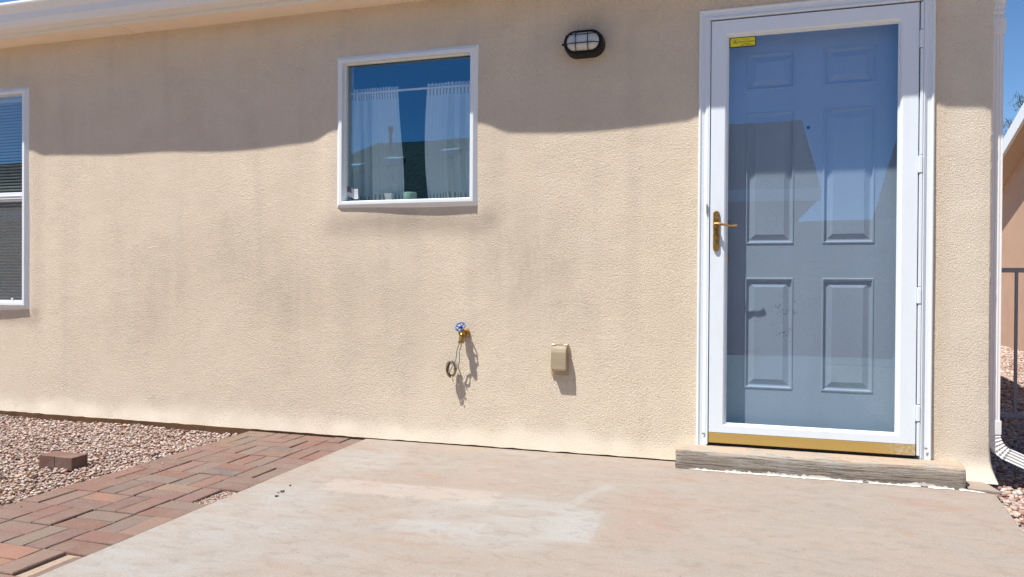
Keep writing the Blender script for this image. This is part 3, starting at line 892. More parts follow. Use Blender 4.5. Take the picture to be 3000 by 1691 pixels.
hp = MB()
R0 = rounded(.030, .194, .0145)
hc = (-.0835, 1.1285)
hp.loft([[(hc[0] + x, -.020, hc[1] + z) for x, z in R0], [(hc[0] + x, -.026, hc[1] + z) for x, z in R0], [(hc[0] + x * .8, -.030, hc[1] + z * .97) for x, z in R0]])
hp.lathe([(.0075, 0), (.0075, .004), (.006, .006), (.0035, .0062), (.003, .003)], (-.086, -.029, 1.093), (0, -1, 0), 14)
hp.build('handle_plate', M['brass'], storm, smooth=True, auto=40)
lv = MB()
lv.lathe([(.0115, 0), (.0115, .012), (.010, .020), (.007, .024)], (-.088, -.028, 1.155), (0, -1, 0), 16)
pts = []; rr = []
for k in range(13):
    u = k / 12
    pts.append((-.090 + .101 * u, -.052 - .006 * math.sin(u * 3.1), 1.1565 + .0045 * math.sin(.6 + u * 5.4) - .004 * u)); rr.append(.0090 - .0042 * math.sin(min(1, u * 1.6) * 1.57) + .0018 * max(0, u - .6))
lv.tube(pts, rr, 10)
lv.build('lever', M['brass'], storm, smooth=True, auto=50)


def text_mesh(body, size, loc, mi, mb, shear=0.0, sx=1.0):
    cu = bpy.data.curves.new('txt', 'FONT'); cu.body = body; cu.size = size; cu.align_x = 'CENTER'; cu.align_y = 'CENTER'; cu.shear = shear; cu.resolution_u = 3
    ob = bpy.data.objects.new('txt', cu); COL.objects.link(ob)
    dg = bpy.context.evaluated_depsgraph_get(); me = bpy.data.meshes.new_from_object(ob.evaluated_get(dg))
    vs = [(loc[0] + v.co.x * sx, loc[1], loc[2] + v.co.y) for v in me.vertices]
    mb.add(vs, [tuple(f.vertices) for f in me.polygons], mi)
    bpy.data.objects.remove(ob); bpy.data.curves.remove(cu); bpy.data.meshes.remove(me)


stk = MB()
cx, cz, yy = .031, 2.0325, -.0022
O_ = rounded(.122, .048, .006); I_ = rounded(.113, .040, .004)
stk.add([(cx + x, yy, cz + z) for x, z in O_], [tuple(range(len(O_)))], 0)
stk.add([(cx + x, yy - .0004, cz + z) for x, z in I_], [tuple(range(len(I_)))], 1)
text_mesh('Security Systems', .0125, (cx + .0175, yy - .0008, cz + .0015), 0, stk, .25, .86)
text_mesh('A', .0215, (cx - .0335, yy - .0008, cz + .0005), 0, stk)
text_mesh('T', .0105, (cx - .0430, yy - .0008, cz - .0008), 0, stk)
text_mesh('S', .0105, (cx - .0240, yy - .0008, cz - .0005), 0, stk)
text_mesh('Protected By', .0080, (cx + .0130, yy - .0008, cz + .0125), 2, stk, 0, .9)
rs = random.Random(3)
def strokes(x0, x1, z, h, mi):
    x = x0
    while x < x1:
        ww = rs.uniform(.0008, .0018); stk.add([(x, yy - .0008, z), (x + ww, yy - .0008, z), (x + ww, yy - .0008, z + h * rs.uniform(.6, 1)), (x, yy - .0008, z + h * rs.uniform(.6, 1))], [(0, 1, 2, 3)], mi); x += ww + rs.uniform(.0004, .001)
strokes(cx + .002, cx + .036, cz - .0095, .0026, 0)
strokes(cx - .010, cx + .008, cz - .0165, .0038, 0); strokes(cx + .013, cx + .024, cz - .0165, .0042, 0); strokes(cx + .027, cx + .046, cz - .0165, .0032, 0)
strokes(cx - .050, cx - .020, cz + .0105, .0034, 2)
stk.build('sticker', [M['ink'], M['yellow'], M['red']], storm, label='small yellow security sticker with black border and lettering')

# ---- entry door behind the storm door
entry = empty('entry_door', (.336, .083, .10), parent=house)
entry['label'] = 'grey blue six panel entry door behind the storm glass'
DY = .083
PX = ((.0495, .2735), (.3995, .6265)); PZ = ((.366, .906), (1.069, 1.709), (1.818, 1.998))
dl = MB()
gx = sorted({-.119, .8035} | {v for q in PX for v in q}); gz = sorted({.105, 2.148} | {v for q in PZ for v in q})
for i in range(len(gx) - 1):
    for j in range(len(gz) - 1):
        mx_, mz_ = (gx[i] + gx[i + 1]) / 2, (gz[j] + gz[j + 1]) / 2
        if any(a < mx_ < b for a, b in PX) and any(a < mz_ < b for a, b in PZ): continue
        dl.add([(gx[i], DY, gz[j]), (gx[i + 1], DY, gz[j]), (gx[i + 1], DY, gz[j + 1]), (gx[i], DY, gz[j + 1])], [(0, 1, 2, 3)])
dl.add([(-.119, .125, .105), (.8035, .125, .105), (.8035, .125, 2.148), (-.119, .125, 2.148)], [(0, 1, 2, 3)])
dl.build('door_leaf', M['door'], entry)
for a, b in PX:
    for c, e in PZ:
        pn = MB(); rings = []
        for ins, yy_ in ((0, 0), (.003, -.0035), (.008, -.0035), (.013, .008), (.017, .009), (.021, .009), (.046, .0005), (.0475, .0005)):
            rings.append([(a + ins, DY + yy_, c + ins), (b - ins, DY + yy_, c + ins), (b - ins, DY + yy_, e - ins), (a + ins, DY + yy_, e - ins)])
        pn.loft(rings, True, False); n = len(pn.v); pn.f.append((n - 4, n - 3, n - 2, n - 1)); pn.m.append(0)
        pn.build('panel', M['door'], entry)
kb = MB(); kb.lathe([(.031, 0), (.031, .005), (.012, .008), (.011, .028), (.020, .036), (.027, .048), (.027, .056), (.020, .064), (.004, .066)], (-.052, DY, 1.005), (0, -1, 0), 24)
kb.build('knob', M['brass'], entry, smooth=True, auto=50)
kb = MB(); kb.lathe([(.030, 0), (.029, .010), (.022, .020), (.006, .022)], (-.052, DY, 1.17), (0, -1, 0), 24); kb.build('deadbolt', M['brass'], entry, smooth=True, auto=50)
kb = MB(); kb.lathe([(.0075, 0), (.0075, .003), (.004, .0035), (.0038, .001)], (.334, DY, 1.624), (0, -1, 0), 16); kb.build('peephole', M['black'], entry)

# ---- downspout on the side wall
ds = empty('downspout', (1.106, .08, 0), parent=house)
ds['label'] = 'white corrugated elbow downspout at the wall corner'


def rect_sec(w_, d_, rib=0.0, n=4):
    pts = []
    for (x0, y0), (x1, y1) in (((-1, -1), (1, -1)), ((1, -1), (1, 1)), ((1, 1), (-1, 1)), ((-1, 1), (-1, -1))):
        for k in range(n * 2):
            u = k / (n * 2); s_ = 1 - (rib if k % 2 == 1 else 0)
            pts.append(((x0 + (x1 - x0) * u) * w_ / 2 * s_, (y0 + (y1 - y0) * u) * d_ / 2 * s_))
    return pts


def sweep(mb, path_, w_, d_, rib=.05, crimp=0.0):
    P = [Vector(q) for q in path_]; rings = []
    for i, q in enumerate(P):
        t = (P[min(i + 1, len(P) - 1)] - P[max(0, i - 1)]).normalized()
        yv = Vector((0, 1, 0)); xv = yv.cross(t).normalized() * (1 if yv.cross(t).x >= 0 or True else -1); yv = t.cross(xv)
        k = 1 + (crimp if i % 2 else 0)
        rings.append([q + xv * (x * k) + yv * (y * k) for x, y in rect_sec(w_, d_, rib)])
    mb.loft(rings)


pp = MB(); sweep(pp, [(1.106, .081, 2.02), (1.106, .081, 1.6), (1.106, .081, .9), (1.106, .081, .24)], .053, .078); pp.build('pipe', M['gutter'], ds, bevel=.0015)
cl = MB(); sweep(cl, [(1.1075, .081, 2.053), (1.1075, .081, 1.992)], .062, .086, 0); cl.lathe([(.005, 0), (.005, .002), (.002, .0035)], (1.118, .038, 2.033), (0, -1, 0), 10); cl.build('collar', M['gutter'], ds, bevel=.002)
cl = MB(); sweep(cl, [(1.1075, .081, .275), (1.1075, .081, .214)], .060, .084, 0); cl.lathe([(.004, 0), (.004, .002), (.002, .003)], (1.089, .038, .245), (0, -1, 0), 10); cl.build('collar', M['gutter'], ds, bevel=.002)
el = MB(); pth = []
for k in range(15):
    a = math.radians(66) * k / 14
    pth.append((1.106 + .095 * (1 - math.cos(a)), .081, .225 - .095 * math.sin(a) - .012 * k / 14))
el_pts = pth
sweep(el, pth, .052, .078, .04, .07)
ex_, ez_ = pth[-1][0], pth[-1][2]
dx_, dz_ = math.sin(math.radians(66)), -math.cos(math.radians(66))
sweep(el, [(ex_, .081, ez_), (ex_ + .12 * dx_, .081, ez_ + .12 * dz_), (ex_ + .30 * dx_, .081, max(.0, ez_ + .30 * dz_))], .052, .078, .06)
el.build('elbow', M['gutter'], ds)
el = MB(); pth = []
for k in range(17):
    u = k / 16
    pth.append((1.106 + .030 * u ** 1.8, .081 - .02 * u * u, 2.05 + .20 * u))
sweep(el, pth, .052, .078, .04, .06); el.build('elbow', M['gutter'], ds)
el = MB(); sweep(el, [(1.136, .061, 2.25), (1.13, -.05, 2.33), (1.12, -.20, 2.43)], .05, .06, .05); el.build('outlet', M['gutter'], ds)

# ------------------------------------------------------------------ objects behind the glass
rod = MB(); rod.tube([(-2.13, .118, 1.962), (-1.31, .118, 1.962)], .0065, 10)
rod.build('curtain_rod', M['rod'], label='thin white curtain rod across the square window', cat='curtain rod')


def curtain(x0, x1, x0b, x1b, flat, seed, label):
    rs = random.Random(seed); NX, NZ = 110, 44; zt, zb = 1.988, 1.336
    ph = [rs.uniform(0, 6.28) for _ in range(4)]
    mb = MB(); uv = []
    for j in range(NZ + 1):
        v = j / NZ; z = zt + (zb - zt) * v
        head = max(0, 1 - abs(z - 1.962) / .03)
        for i in range(NX + 1):
            u = i / NX
            fold = math.sin(u * 26 + ph[0] + 1.5 * math.sin(u * 7 + ph[1])) * .5 + math.sin(u * 11 + ph[2] + v * .8) * .6
            ruff = math.sin(u * 95 + ph[3]) * .4
            amp = .005 + .021 * min(1, v * 2.2)
            y = .128 + fold * amp * (1 - head * .6) + ruff * .006 * max(0, 1 - v * 9)
            xa = x0 + (x1 - x0) * u; xb = x0b + (x1b - x0b) * u
            bow = .012 * math.sin(v * 4.2 + ph[1]) * (u if x1 < -1.75 else (1 - u))
            mb.v.append((xa + (xb - xa) * v ** 1.3 + bow, y, z + .004 * math.sin(u * 95 + ph[3]) * max(0, 1 - v * 14) - .006 * math.sin(u * 9 + ph[2]) * v)); uv.append((u * flat, zt - z - 0 if False else (z - zb)))
    for j in range(NZ):
        for i in range(NX):
            a = j * (NX + 1) + i; mb.f.append((a, a + 1, a + NX + 2, a + NX + 1)); mb.m.append(0)
    mb.uv = uv
    return mb.build('curtain', M['curtain'], smooth=True, label=label, cat='curtain', group='sheer striped kitchen curtains')


curtain(-2.140, -1.822, -2.140, -1.795, .62, 5, 'sheer striped curtain in the square window, the wider one beside the flag sticker')
curtain(-1.668, -1.300, -1.655, -1.300, .60, 9, 'sheer striped curtain in the square window, on the side of the storm door')
cp = MB(); cp.lathe([(.036, 0), (.038, .004), (.038, .076), (.036, .078), (.033, .076), (.033, .01)], (-1.742, .088, 1.298), (0, 0, 1), 28); cp.build('candle_jar', M['candle'], smooth=True, auto=40, label='pale green round jar on the kitchen window sill', cat='jar')
cp = MB()
cp.loft([[(-1.868 + x * s_, .088 + y * s_, z) for x, y in rounded(.056, .04, .008, 3)] for s_, z in ((.7, 1.298), (.8, 1.345), (1, 1.374), (.94, 1.374), (.7, 1.355))]); cp.build('soap_dish', M['dish'], label='small white dish on the kitchen window sill', cat='dish')

blind = empty('window_blind', (-4.83, .06, .72), 'beige horizontal slat blind lowered inside the tall window', 'blind')
sm_ = MB(); L = W1[1] - W1[0] - .15; NS = 4
rings = []
for k in range(NS + 1):
    a = (k / NS - .5); rings.append((a * .025, .0022 * (1 - (2 * a) ** 2)))
for sgn in (0,):
    top = [(-L / 2, y, z + .0003) for y, z in rings] + [(-L / 2, y, z - .0003) for y, z in reversed(rings)]
    sm_.loft([top, [(L / 2, y, z) for _, y, z in top]])
sme = bpy.data.meshes.new('slat'); sme.from_pydata(sm_.v, [], sm_.f); sme.materials.append(M['slat']); fixn(sme)
z = 2.05; k = 0
while z > .745:
    o = bpy.data.objects.new('slat', sme); COL.objects.link(o); o.parent = blind
    o.location = Vector((-4.829, .062, z)) - WL[blind.name]; o.rotation_euler = (math.radians(-16 + random.uniform(-2, 2)), 0, random.uniform(-.0015, .0015)); z -= .0205
hd = MB(); hd.box(-4.83 - L / 2, -4.83 + L / 2, .045, .08, 2.058, 2.085); hd.build('head_rail', M['slat'], blind)
hd = MB(); hd.box(-4.83 - L / 2, -4.83 + L / 2, .05, .075, .728, .742); hd.build('bottom_rail', M['slat'], blind)

# ------------------------------------------------------------------ things on the wall
lamp = empty('wall_lamp', (-.733, 0, 2.02), 'oval black caged bulkhead lamp on the shaded wall beside the storm door', 'wall lamp')
lc = (-.733, 2.082)


def stad(w_, h_, n=14): return rounded(w_, h_, h_ / 2 - .0005, n)


def at(pts, y): return [(lc[0] + x, y, lc[1] + z) for x, z in pts]


b_ = MB(); b_.loft([at(stad(.205, .126), .012), at(stad(.205, .126), -.030), at(stad(.200, .120), -.044), at(stad(.200, .120), -.060), at(stad(.192, .113), -.068), at(stad(.172, .094), -.070), at(stad(.166, .088), -.058), at(stad(.160, .08), -.03)])
b_.build('base', M['black'], lamp, smooth=True, auto=35)
b_ = MB(); b_.loft([at(stad(.166 * s_, .088 * s_), y) for s_, y in ((1.0, -.045), (1.0, -.066), (.96, -.078), (.86, -.089), (.70, -.096), (.45, -.100), (.12, -.101))]); b_.build('glass_lens', M['frost'], lamp, smooth=True)
cg = MB()
prof = lambda u: -.066 - .041 * math.sqrt(max(0, 1 - u * u)) if abs(u) < 1 else -.066
for x in (-.031, .031):
    cg.tube([(lc[0] + x, prof(k / 10) + .0, lc[1] + .054 * k / 10) for k in range(-10, 11)], .0022, 6)
for zz_ in (-.016, .027):
    cg.tube([(lc[0] + .090 * k / 10, prof((k / 10) ** 3) + (.004 if zz_ > 0 else 0.002), lc[1] + zz_) for k in range(-10, 11)], .0022, 6)
cg.build('wire_cage', M['black'], lamp, smooth=True)
sc_ = MB(); sc_.lathe([(.006, 0), (.006, .01), (.003, .012)], (lc[0] - .100, -.045, lc[1]), (-1, 0, 0), 10); sc_.build('thumb_screw', M['black'], lamp)

fc = empty('garden_faucet', (-1.375, 0, .56), 'brass garden faucet with blue handwheel on the stucco wall', 'faucet')
b_ = MB(); b_.lathe([(.024, -.012), (.024, .004), (.018, .007), (.013, .009)], (-1.372, -.004, .604), (0, -1, 0), 18); b_.build('flange', M['brass'], fc, smooth=True, auto=40)
b_ = MB()
b_.tube([(-1.372, 0, .604), (-1.374, -.020, .602), (-1.377, -.032, .600)], [.012, .0125, .016], 14)
b_.tube([(-1.377, -.022, .604), (-1.378, -.037, .598), (-1.379, -.045, .584), (-1.380, -.048, .562)], [.013, .0155, .0150, .0135], 14)
b_.tube([(-1.380, -.048, .566), (-1.380, -.049, .552)], [.0165, .0165], 14)
b_.tube([(-1.377, -.030, .604), (-1.380, -.037, .632)], [.013, .0085], 12)
b_.tube([(-1.377, -.036, .600), (-1.392, -.040, .598), (-1.396, -.040, .612)], [.006, .006, .005], 8)
b_.build('body', M['brass'], fc, smooth=True, auto=50)
hw = MB(); hcn = Vector((-1.3865, -.047, .640)); ax = Vector((-.10, -.78, .62)).normalized(); uu = ax.orthogonal().normalized(); vv = ax.cross(uu)
ring = [hcn + (uu * math.cos(a) + vv * math.sin(a)) * (.0265 + .0016 * math.cos(8 * a)) for a in [2 * math.pi * k / 48 for k in range(49)]]
hw.tube(ring, .0034, 7, caps=False)
for k in range(6):
    a = k * math.pi / 3; hw.tube([hcn - ax * .004, hcn + (uu * math.cos(a) + vv * math.sin(a)) * .014 - ax * .002, hcn + (uu * math.cos(a) + vv * math.sin(a)) * .026], .0032, 6)
hw.lathe([(.009, -.008), (.009, .002), (.006, .004)], hcn, ax, 12)
hw.build('handwheel', M['blue'], fc, smooth=True)
b_ = MB(); b_.lathe([(.004, 0), (.004, .004), (.002, .006)], hcn + ax * .003, ax, 8); b_.build('wheel_screw', M['steel'], fc)

cw = empty('wire_coil', (-1.43, -.05, .37), 'coil of thin wire hanging from the brass faucet', 'wire')
rs = random.Random(4)
cc_ = Vector((-1.440, -.036, .412))


def loops(turns, rx0, rz0, ph, jit, dy):
    pts = []
    for k in range(turns * 22):
        a = 2 * math.pi * k / 22 + ph; lp = k / 22
        rx = rx0 + jit * math.sin(lp * 2.3 + ph); rz = rz0 + jit * 1.6 * math.sin(lp * 1.7 + ph * 2)
        tl = .35 * math.sin(lp * 1.1 + ph)
        x = rx * math.cos(a); z_ = rz * math.sin(a)
        pts.append((cc_.x + x * math.cos(tl) - z_ * math.sin(tl) * .25, cc_.y - .012 + dy * lp + .008 * math.cos(a + ph), cc_.z + z_ * math.cos(tl) + x * math.sin(tl) * .5 + .004 * math.cos(lp * 2.2)))
    return pts


b_ = MB(); b_.tube(loops(8, .0205, .040, 0, .0035, .0036), .0018, 5); b_.build('coil', M['wirebr'], cw, smooth=True)
b_ = MB(); b_.tube(loops(5, .0235, .041, 1.3, .0030, .004), .0018, 5); b_.build('outer_loop', M['wire'], cw, smooth=True)
for k in range(4):
    b_ = MB(); b_.tube([(cc_.x - .014 + .007 * k, cc_.y - .012, cc_.z - .026 + .010 * k), (cc_.x - .006 + .004 * k, cc_.y - .008, cc_.z - .006 + .006 * k), (cc_.x + .004 * k, cc_.y - .004, cc_.z + .013 * (k - 1))], .0016, 5); b_.build('wire_tie', M['wire'], cw, smooth=True)
for pts in ([(-1.386, -.050, .560), (-1.394, -.050, .54), (-1.405, -.045, .515), (-1.409, -.042, .50), (-1.409, -.041, .485), (-1.414, -.040, .462), (-1.419, -.038, .448)],
            [(-1.379, -.050, .556), (-1.380, -.048, .540), (-1.383, -.046, .528), (-1.392, -.045, .512), (-1.3935, -.043, .498), (-1.392, -.042, .475), (-1.393, -.040, .45), (-1.400, -.036, .436), (-1.405, -.03, .42)],
            [(-1.410, -.036, .445), (-1.402, -.030, .42), (-1.396, -.024, .395), (-1.386, -.018, .37), (-1.381, -.014, .35)],
            [(-1.416, -.04, .38), (-1.406, -.034, .36), (-1.402, -.026, .335)],
            [(-1.436, -.045, .376), (-1.428, -.045, .358), (-1.426, -.044, .345)]):
    b_ = MB(); b_.tube(pts, .0026, 6); b_.build('strand', M['wire'], cw, smooth=True)

oc = empty('outlet_cover', (-.853, 0, .40), 'yellowed clear plastic outlet cover low on the stucco wall', 'outlet cover')
b_ = MB(); b_.box(-.899, -.809, -.010, .01, .400, .563); b_.build('back_plate', M['poly'], oc, bevel=.003)
b_ = MB()
hood = [(-.010, .552), (-.024, .549), (-.035, .538), (-.041, .520), (-.043, .49), (-.044, .452), (-.044, .436)]
inner = [(y + .0022 if y < -.012 else y, z_ - .0022) for y, z_ in hood]
b_.prism(hood + inner[::-1], 'x', -.893, -.815)
for xx in (-.893, -.8172):
    b_.prism(hood + [(-.010, .420)], 'x', xx, xx + .0022)
b_.build('hood', M['poly'], oc, bevel=.0008)
b_ = MB(); b_.box(-.884, -.824, -.018, -.0105, .425, .535); b_.build('receptacle_plate', M['flagw'], oc, bevel=.002)
for zc in (.452, .505):
    for xx in (-.861, -.847):
        b_ = MB(); b_.box(xx - .0015, xx + .0015, -.0195, -.0175, zc - .004, zc + .004); b_.build('receptacle_slot', M['ink'], oc)
for xx in (-.886, -.822):
    b_ = MB(); b_.tube([(xx - .009, -.014, .557), (xx + .009, -.014, .557)], .0042, 8); b_.build('hinge_pin', M['rod'], oc, smooth=True)

# ------------------------------------------------------------------ door step, loose brick, bits on the slab
stp_ = empty('door_step', (.35, -.07, 0), 'weathered grey brown step below the storm door', 'step')
b_ = MB()
NXs = 90
ringsS = []
prf = [(.03, .0), (-.139, .0), (-.1425, .012), (-.1415, .045), (-.1405, .068), (-.137, .081), (-.128, .0885), (-.11, .0905), (-.06, .092), (.03, .0925)]
for i in range(NXs + 1):
    x = -.258 + 1.214 * i / NXs
    ringsS.append([(x + (.006 * mnoise.noise(Vector((y * 30, z_ * 40, 0))) if i in (0, NXs) else 0), y + .0022 * mnoise.noise(Vector((x * 6, y * 9, z_ * 50))) + (.006 if i in (0, NXs) and y < 0 else 0), z_ + (.0014 * mnoise.noise(Vector((x * 8, y * 20, 3))) if z_ > .05 else 0)) for y, z_ in prf])
b_.loft(ringsS)
b_.build('step_block', M['step'], stp_, smooth=True, auto=60)
b_ = MB(); N_ = 220; vs = []; fs = []
for i in range(N_ + 1):
    x = -.20 + 1.29 * i / N_
    wv = mnoise.noise(Vector((x * 22, 1, 0))); w3 = mnoise.noise(Vector((x * 60, 5, 0))); w4 = mnoise.noise(Vector((x * 7, 9, 0)))
    yo = -.146 - .007 - .012 * wv - .009 * w3 - (.035 * max(0, x - .92) / .17)
    yi = -.142 - (.055 * max(0, x - .955) / .13)
    zt_ = max(.0, .007 + .016 * w4 + .010 * w3) if x < .95 else .002
    taper = min(1, (x + .2) / .08, (1.09 - x) / .06)
    vs += [(x, yi + (yo - yi) * max(.05, taper), .0022), (x, yi - .001, .0045), (x, yi - .0022, .0045 + zt_ * max(0, taper))]
for i in range(N_):
    a = i * 3; fs += [(a, a + 3, a + 4, a + 1)]
    if mnoise.noise(Vector((vs[a][0] * 17, 4, 4))) < -.28: fs.pop()
    if vs[a + 2][2] > .007 or vs[a + 5][2] > .007: fs += [(a + 1, a + 4, a + 5, a + 2)]
b_.add(vs, fs); b_.build('paint_residue', M['paint'], stp_, label='flaking white paint line along the foot of the step')
b_ = MB(); b_.prism([(.962, -.150), (1.075, -.175), (1.062, -.06), (1.045, -.02), (.962, -.02)], 'z', .001, .014)
b_.build('corner_slab', M['concrete'], bevel=.003, label='thin concrete patch between the step end and the gravel', cat='concrete patch')

lb = MB()
bx0, bx1, by0, by1, bz0, bz1 = -3.185, -2.990, -.978, -.885, -.028, .034
xm = (bx0 + bx1) / 2 - .004
lb.prism([(bx0, by0), (xm - .002, by0), (xm, by0 + .003), (xm + .002, by0), (bx1, by0), (bx1, by1), (bx0, by1)], 'z', bz0, bz1)
lbo = lb.build('loose_brick', M['brick'], bevel=.0025, label='single loose paver brick lying on the gravel bed', cat='brick')
lbo.color = (.165, .09, .07, 1); lbo.rotation_euler = (0, .012, .02)

for i, (x, y, r) in enumerate(((-1.808, -.964, .006), (-1.785, -1.054, .010), (-1.795, -1.076, .005), (-1.776, -1.12, .009))):
    b_ = MB()
    for q in range(4):
        o_ = Vector((x + rs.uniform(-r, r), y + rs.uniform(-r, r), r * .3))
        b_.add([tuple(o_ + Vector(v) * r * rs.uniform(.3, .6)) for v in IV.tolist()], [tuple(f) for f in IFc.tolist()])
    b_.build('dirt_clod', M['dirt'], label=('tiny dark dirt clod on the slab, nearest the house wall of four', 'big flat dirt clod on the slab, second from the house wall', 'tiny dirt crumb on the slab between the two big clods', 'round dark dirt clod on the slab, farthest from the house wall')[i], cat='dirt clod', group='dirt clods on the slab')

# ------------------------------------------------------------------ side yard: fence, neighbour, tree
fe = empty('metal_fence', (1.9, 1.1, -.05), 'grey metal picket fence behind the white downspout', 'fence')
for zz_, nm in ((.962, 'top_rail'), (.141, 'bottom_rail')):
    b_ = MB(); b_.box(1.085, 3.6, 1.088, 1.112, zz_ - .013, zz_ + .013); b_.build(nm, M['fence'], fe, bevel=.002)
x = 1.196
while x < 3.6:
    b_ = MB(); b_.box(x - .007, x + .007, 1.093, 1.107, .129, .949); b_.build('picket', M['fence'], fe); x += .11
for x in (1.11, 3.55):
    b_ = MB(); b_.box(x - .02, x + .02, 1.08, 1.12, -.06, .99); b_.build('post', M['fence'], fe, bevel=.002)

nb = empty('neighbour_house', (6, 6, -.05), 'tan stucco neighbour house with white rake board behind the fence', 'house')
slope = .431
zr = lambda y: 2.859 + (8.215 - y) * slope        # underside of the rake
b_ = MB(); yy0, yr_, yy1 = 1.0, 5.2, 9.9
zp = lambda y: zr(y) if y > yr_ else zr(yr_) - (yr_ - y) * slope
b_.prism([(yy0 + .3, -.06), (yy1 - .3, -.06), (yy1 - .3, zp(yy1 - .3) - .12), (yr_, zp(yr_) - .12), (yy0 + .3, zp(yy0 + .3) - .12)], 'x', 3.86, 13.0); b_.build('wall', M['tanwall'], nb)
b_ = MB(); b_.prism([(yy0, zp(yy0)), (yr_, zp(yr_)), (yy1, zp(yy1)), (yy1, zp(yy1) + .10), (yr_, zp(yr_) + .10), (yy0, zp(yy0) + .10)], 'x', 3.64, 13.3)
b_.build('roof', M['shingle2'], nb)
b_ = MB(); b_.prism([(yy0, zp(yy0) - .14), (yr_, zp(yr_) - .14), (yy1, zp(yy1) - .14), (yy1, zp(yy1) + .07), (yr_, zp(yr_) + .07), (yy0, zp(yy0) + .07)], 'x', 3.60, 3.638); b_.build('rake_board', M['trim'], nb)
b_ = MB(); b_.prism([(yy0, zp(yy0) - .13), (yr_, zp(yr_) - .13), (yy1, zp(yy1) - .13), (yy1, zp(yy1) - .11), (yr_, zp(yr_) - .11), (yy0, zp(yy0) - .11)], 'x', 3.638, 3.87); b_.build('rake_soffit', M['tansoffit'], nb)


def tree(loc, h, r, n, label, seed):
    root = empty('pine_tree', loc, label, 'tree')
    rs = random.Random(seed); b_ = MB(); L_ = Vector(loc)
    b_.tube([L_, L_ + Vector((.05, .02, h * .4)), L_ + Vector((0, .05, h * .95))], [.16, .11, .03], 9)
    tips = []
    for k in range(34):
        a = rs.uniform(0, 6.28); hz = h * rs.uniform(.35, .98); ln = r * (1.15 - hz / h * .75) * rs.uniform(.7, 1.1)
        s0 = L_ + Vector((0, .03, hz)); e0 = s0 + Vector((math.cos(a) * ln, math.sin(a) * ln, ln * rs.uniform(.1, .45)))
        b_.tube([s0, (s0 + e0) / 2 + Vector((0, 0, -.04)), e0], [.035, .02, .008], 5); tips += [(s0, e0)]
    b_.build('trunk', M['bark'], root, smooth=True)
    c_ = MB()
    for s0, e0 in tips:
        for q in range(n):
            u = rs.uniform(.3, 1.05); pnt = s0.lerp(e0, u) + Vector((rs.gauss(0, .09), rs.gauss(0, .09), rs.gauss(0, .08)))
            d = Vector((rs.gauss(0, 1), rs.gauss(0, 1), rs.gauss(.5, .8))).normalized(); sdv = d.orthogonal().normalized() * .011
            ln = rs.uniform(.09, .18); c_.add([pnt - sdv, pnt + sdv, pnt + d * ln], [(0, 1, 2)])
    c_.build('crown', M['pine'], root)


tree((6.1, 13.4, -.05), 4.55, 1.9, 260, 'green pine tree rising behind the neighbour roof', 3)

# ------------------------------------------------------------------ houses across the lane (they show as reflections in the glass)


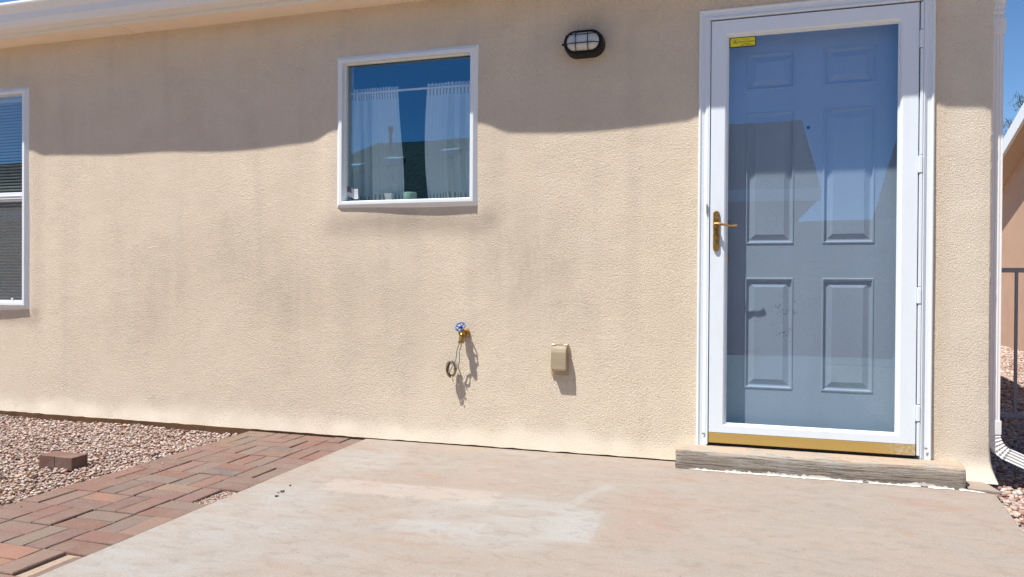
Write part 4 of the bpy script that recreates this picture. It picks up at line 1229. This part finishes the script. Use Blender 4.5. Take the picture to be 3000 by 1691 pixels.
def across(name, label, x0, x1, ridge_x0, ridge_x1, wx0, wx1):
    root = empty(name, ((x0 + x1) / 2, -10, -.05), label, 'house', group='houses across the lane')
    ye, yr, yb, ze, zr_ = -7.2, -10.0, -12.8, 2.20, 3.74
    b_ = MB()
    # two slopes and, where the ridge is shorter than the eaves, hips
    T = lambda d: [(x0, ye, ze + d), (x1, ye, ze + d), (x1, yb, ze + d), (x0, yb, ze + d), (ridge_x0, yr, zr_ + d), (ridge_x1, yr, zr_ + d)]
    v = T(0) + T(-.12)
    b_.add(v, [(0, 1, 5, 4), (2, 3, 4, 5), (3, 0, 4), (1, 2, 5), (6, 7, 11, 10), (8, 9, 10, 11), (9, 6, 10), (7, 8, 11), (0, 1, 7, 6), (2, 3, 9, 8), (1, 2, 8, 7), (0, 3, 9, 6)])
    b_.build('roof', M['shingle'], root)
    b_ = MB(); b_.box(wx0, wx1, yb + .4, ye - .4, -.06, ze - .08); b_.build('wall', M['backwall'], root)
    if abs(ridge_x1 - x1) < .1:
        b_ = MB(); b_.prism([(ye - .4, ze - .08), (yb + .4, ze - .08), (yr, zr_ - .16)], 'x', wx1 - .1, wx1); b_.build('gable_wall', M['backwall'], root)
    if abs(ridge_x0 - x0) < .1:
        b_ = MB(); b_.prism([(ye - .4, ze - .08), (yb + .4, ze - .08), (yr, zr_ - .16)], 'x', wx0, wx0 + .1); b_.build('gable_wall', M['backwall'], root)
    fb = MB(); fb.box(x0, x1, ye, ye + .02, ze - .16, ze + .01); fb.build('fascia', M['trim'], root)
    k = wx0 + 1.0
    while k < wx1 - 1.4:
        b_ = MB(); b_.box(k, k + 1.1, ye - .42, ye - .37, .85, 1.95); b_.build('window', M['trim'], root)
        b_ = MB(); b_.box(k + .07, k + 1.03, ye - .372, ye - .362, .92, 1.88); b_.build('window_pane', M['darkglass'], root); k += 2.6
    return root


hA = across('house', 'low house with dark shingle hip roof reflected in the kitchen window', -8.2, 1.13, -7.05, 1.12, -7.8, .8)
b_ = MB(); b_.tube([(-6.55, -9.6, 3.3), (-6.55, -9.6, 3.90)], .03, 12); b_.tube([(-6.55, -9.6, 3.88), (-6.55, -9.6, 3.97)], .05, 12); b_.build('vent_pipe', M['black'], hA)
for vx, vy in ((-5.3, -9.2), (-6.3, -8.9), (-7.0, -8.6)):
    b_ = MB(); zv = 3.74 - (vy + 10) * .55; b_.prism([(vy - .1, zv - .02), (vy + .15, zv - .1), (vy + .15, zv + .05), (vy - .1, zv + .12)], 'x', vx, vx + .35); b_.build('roof_vent', M['steel'], hA)
across('house', 'low house with dark shingle roof reflected at the hinge side of the storm door', 2.70, 14.0, 2.71, 12.0, 3.0, 13.6)
across('house', 'low house with dark shingle roof reflected in the tall left window', -30.0, -12.6, -26.0, -16.0, -29.5, -13.0)

gw = empty('reflection_wall', (1.9, -7.9, -.05), 'added tan block wall evening out the storm glass reflection between the houses across the lane', 'wall')  # off-camera wall, added to cover the pale ground reflected in the storm glass
x = .82
while x < 2.9:
    zc = -.06
    while zc < 1.7:
        b_ = MB(); b_.box(x + .004, min(x + .396, 2.98), -8.0, -7.8, zc + .003, zc + .197); b_.build('block', M['backwall'], gw); zc += .2
    x += .4
b_ = MB(); b_.box(.8, 3.0, -8.02, -7.78, 1.742, 1.80); b_.build('coping', M['backwall'], gw)
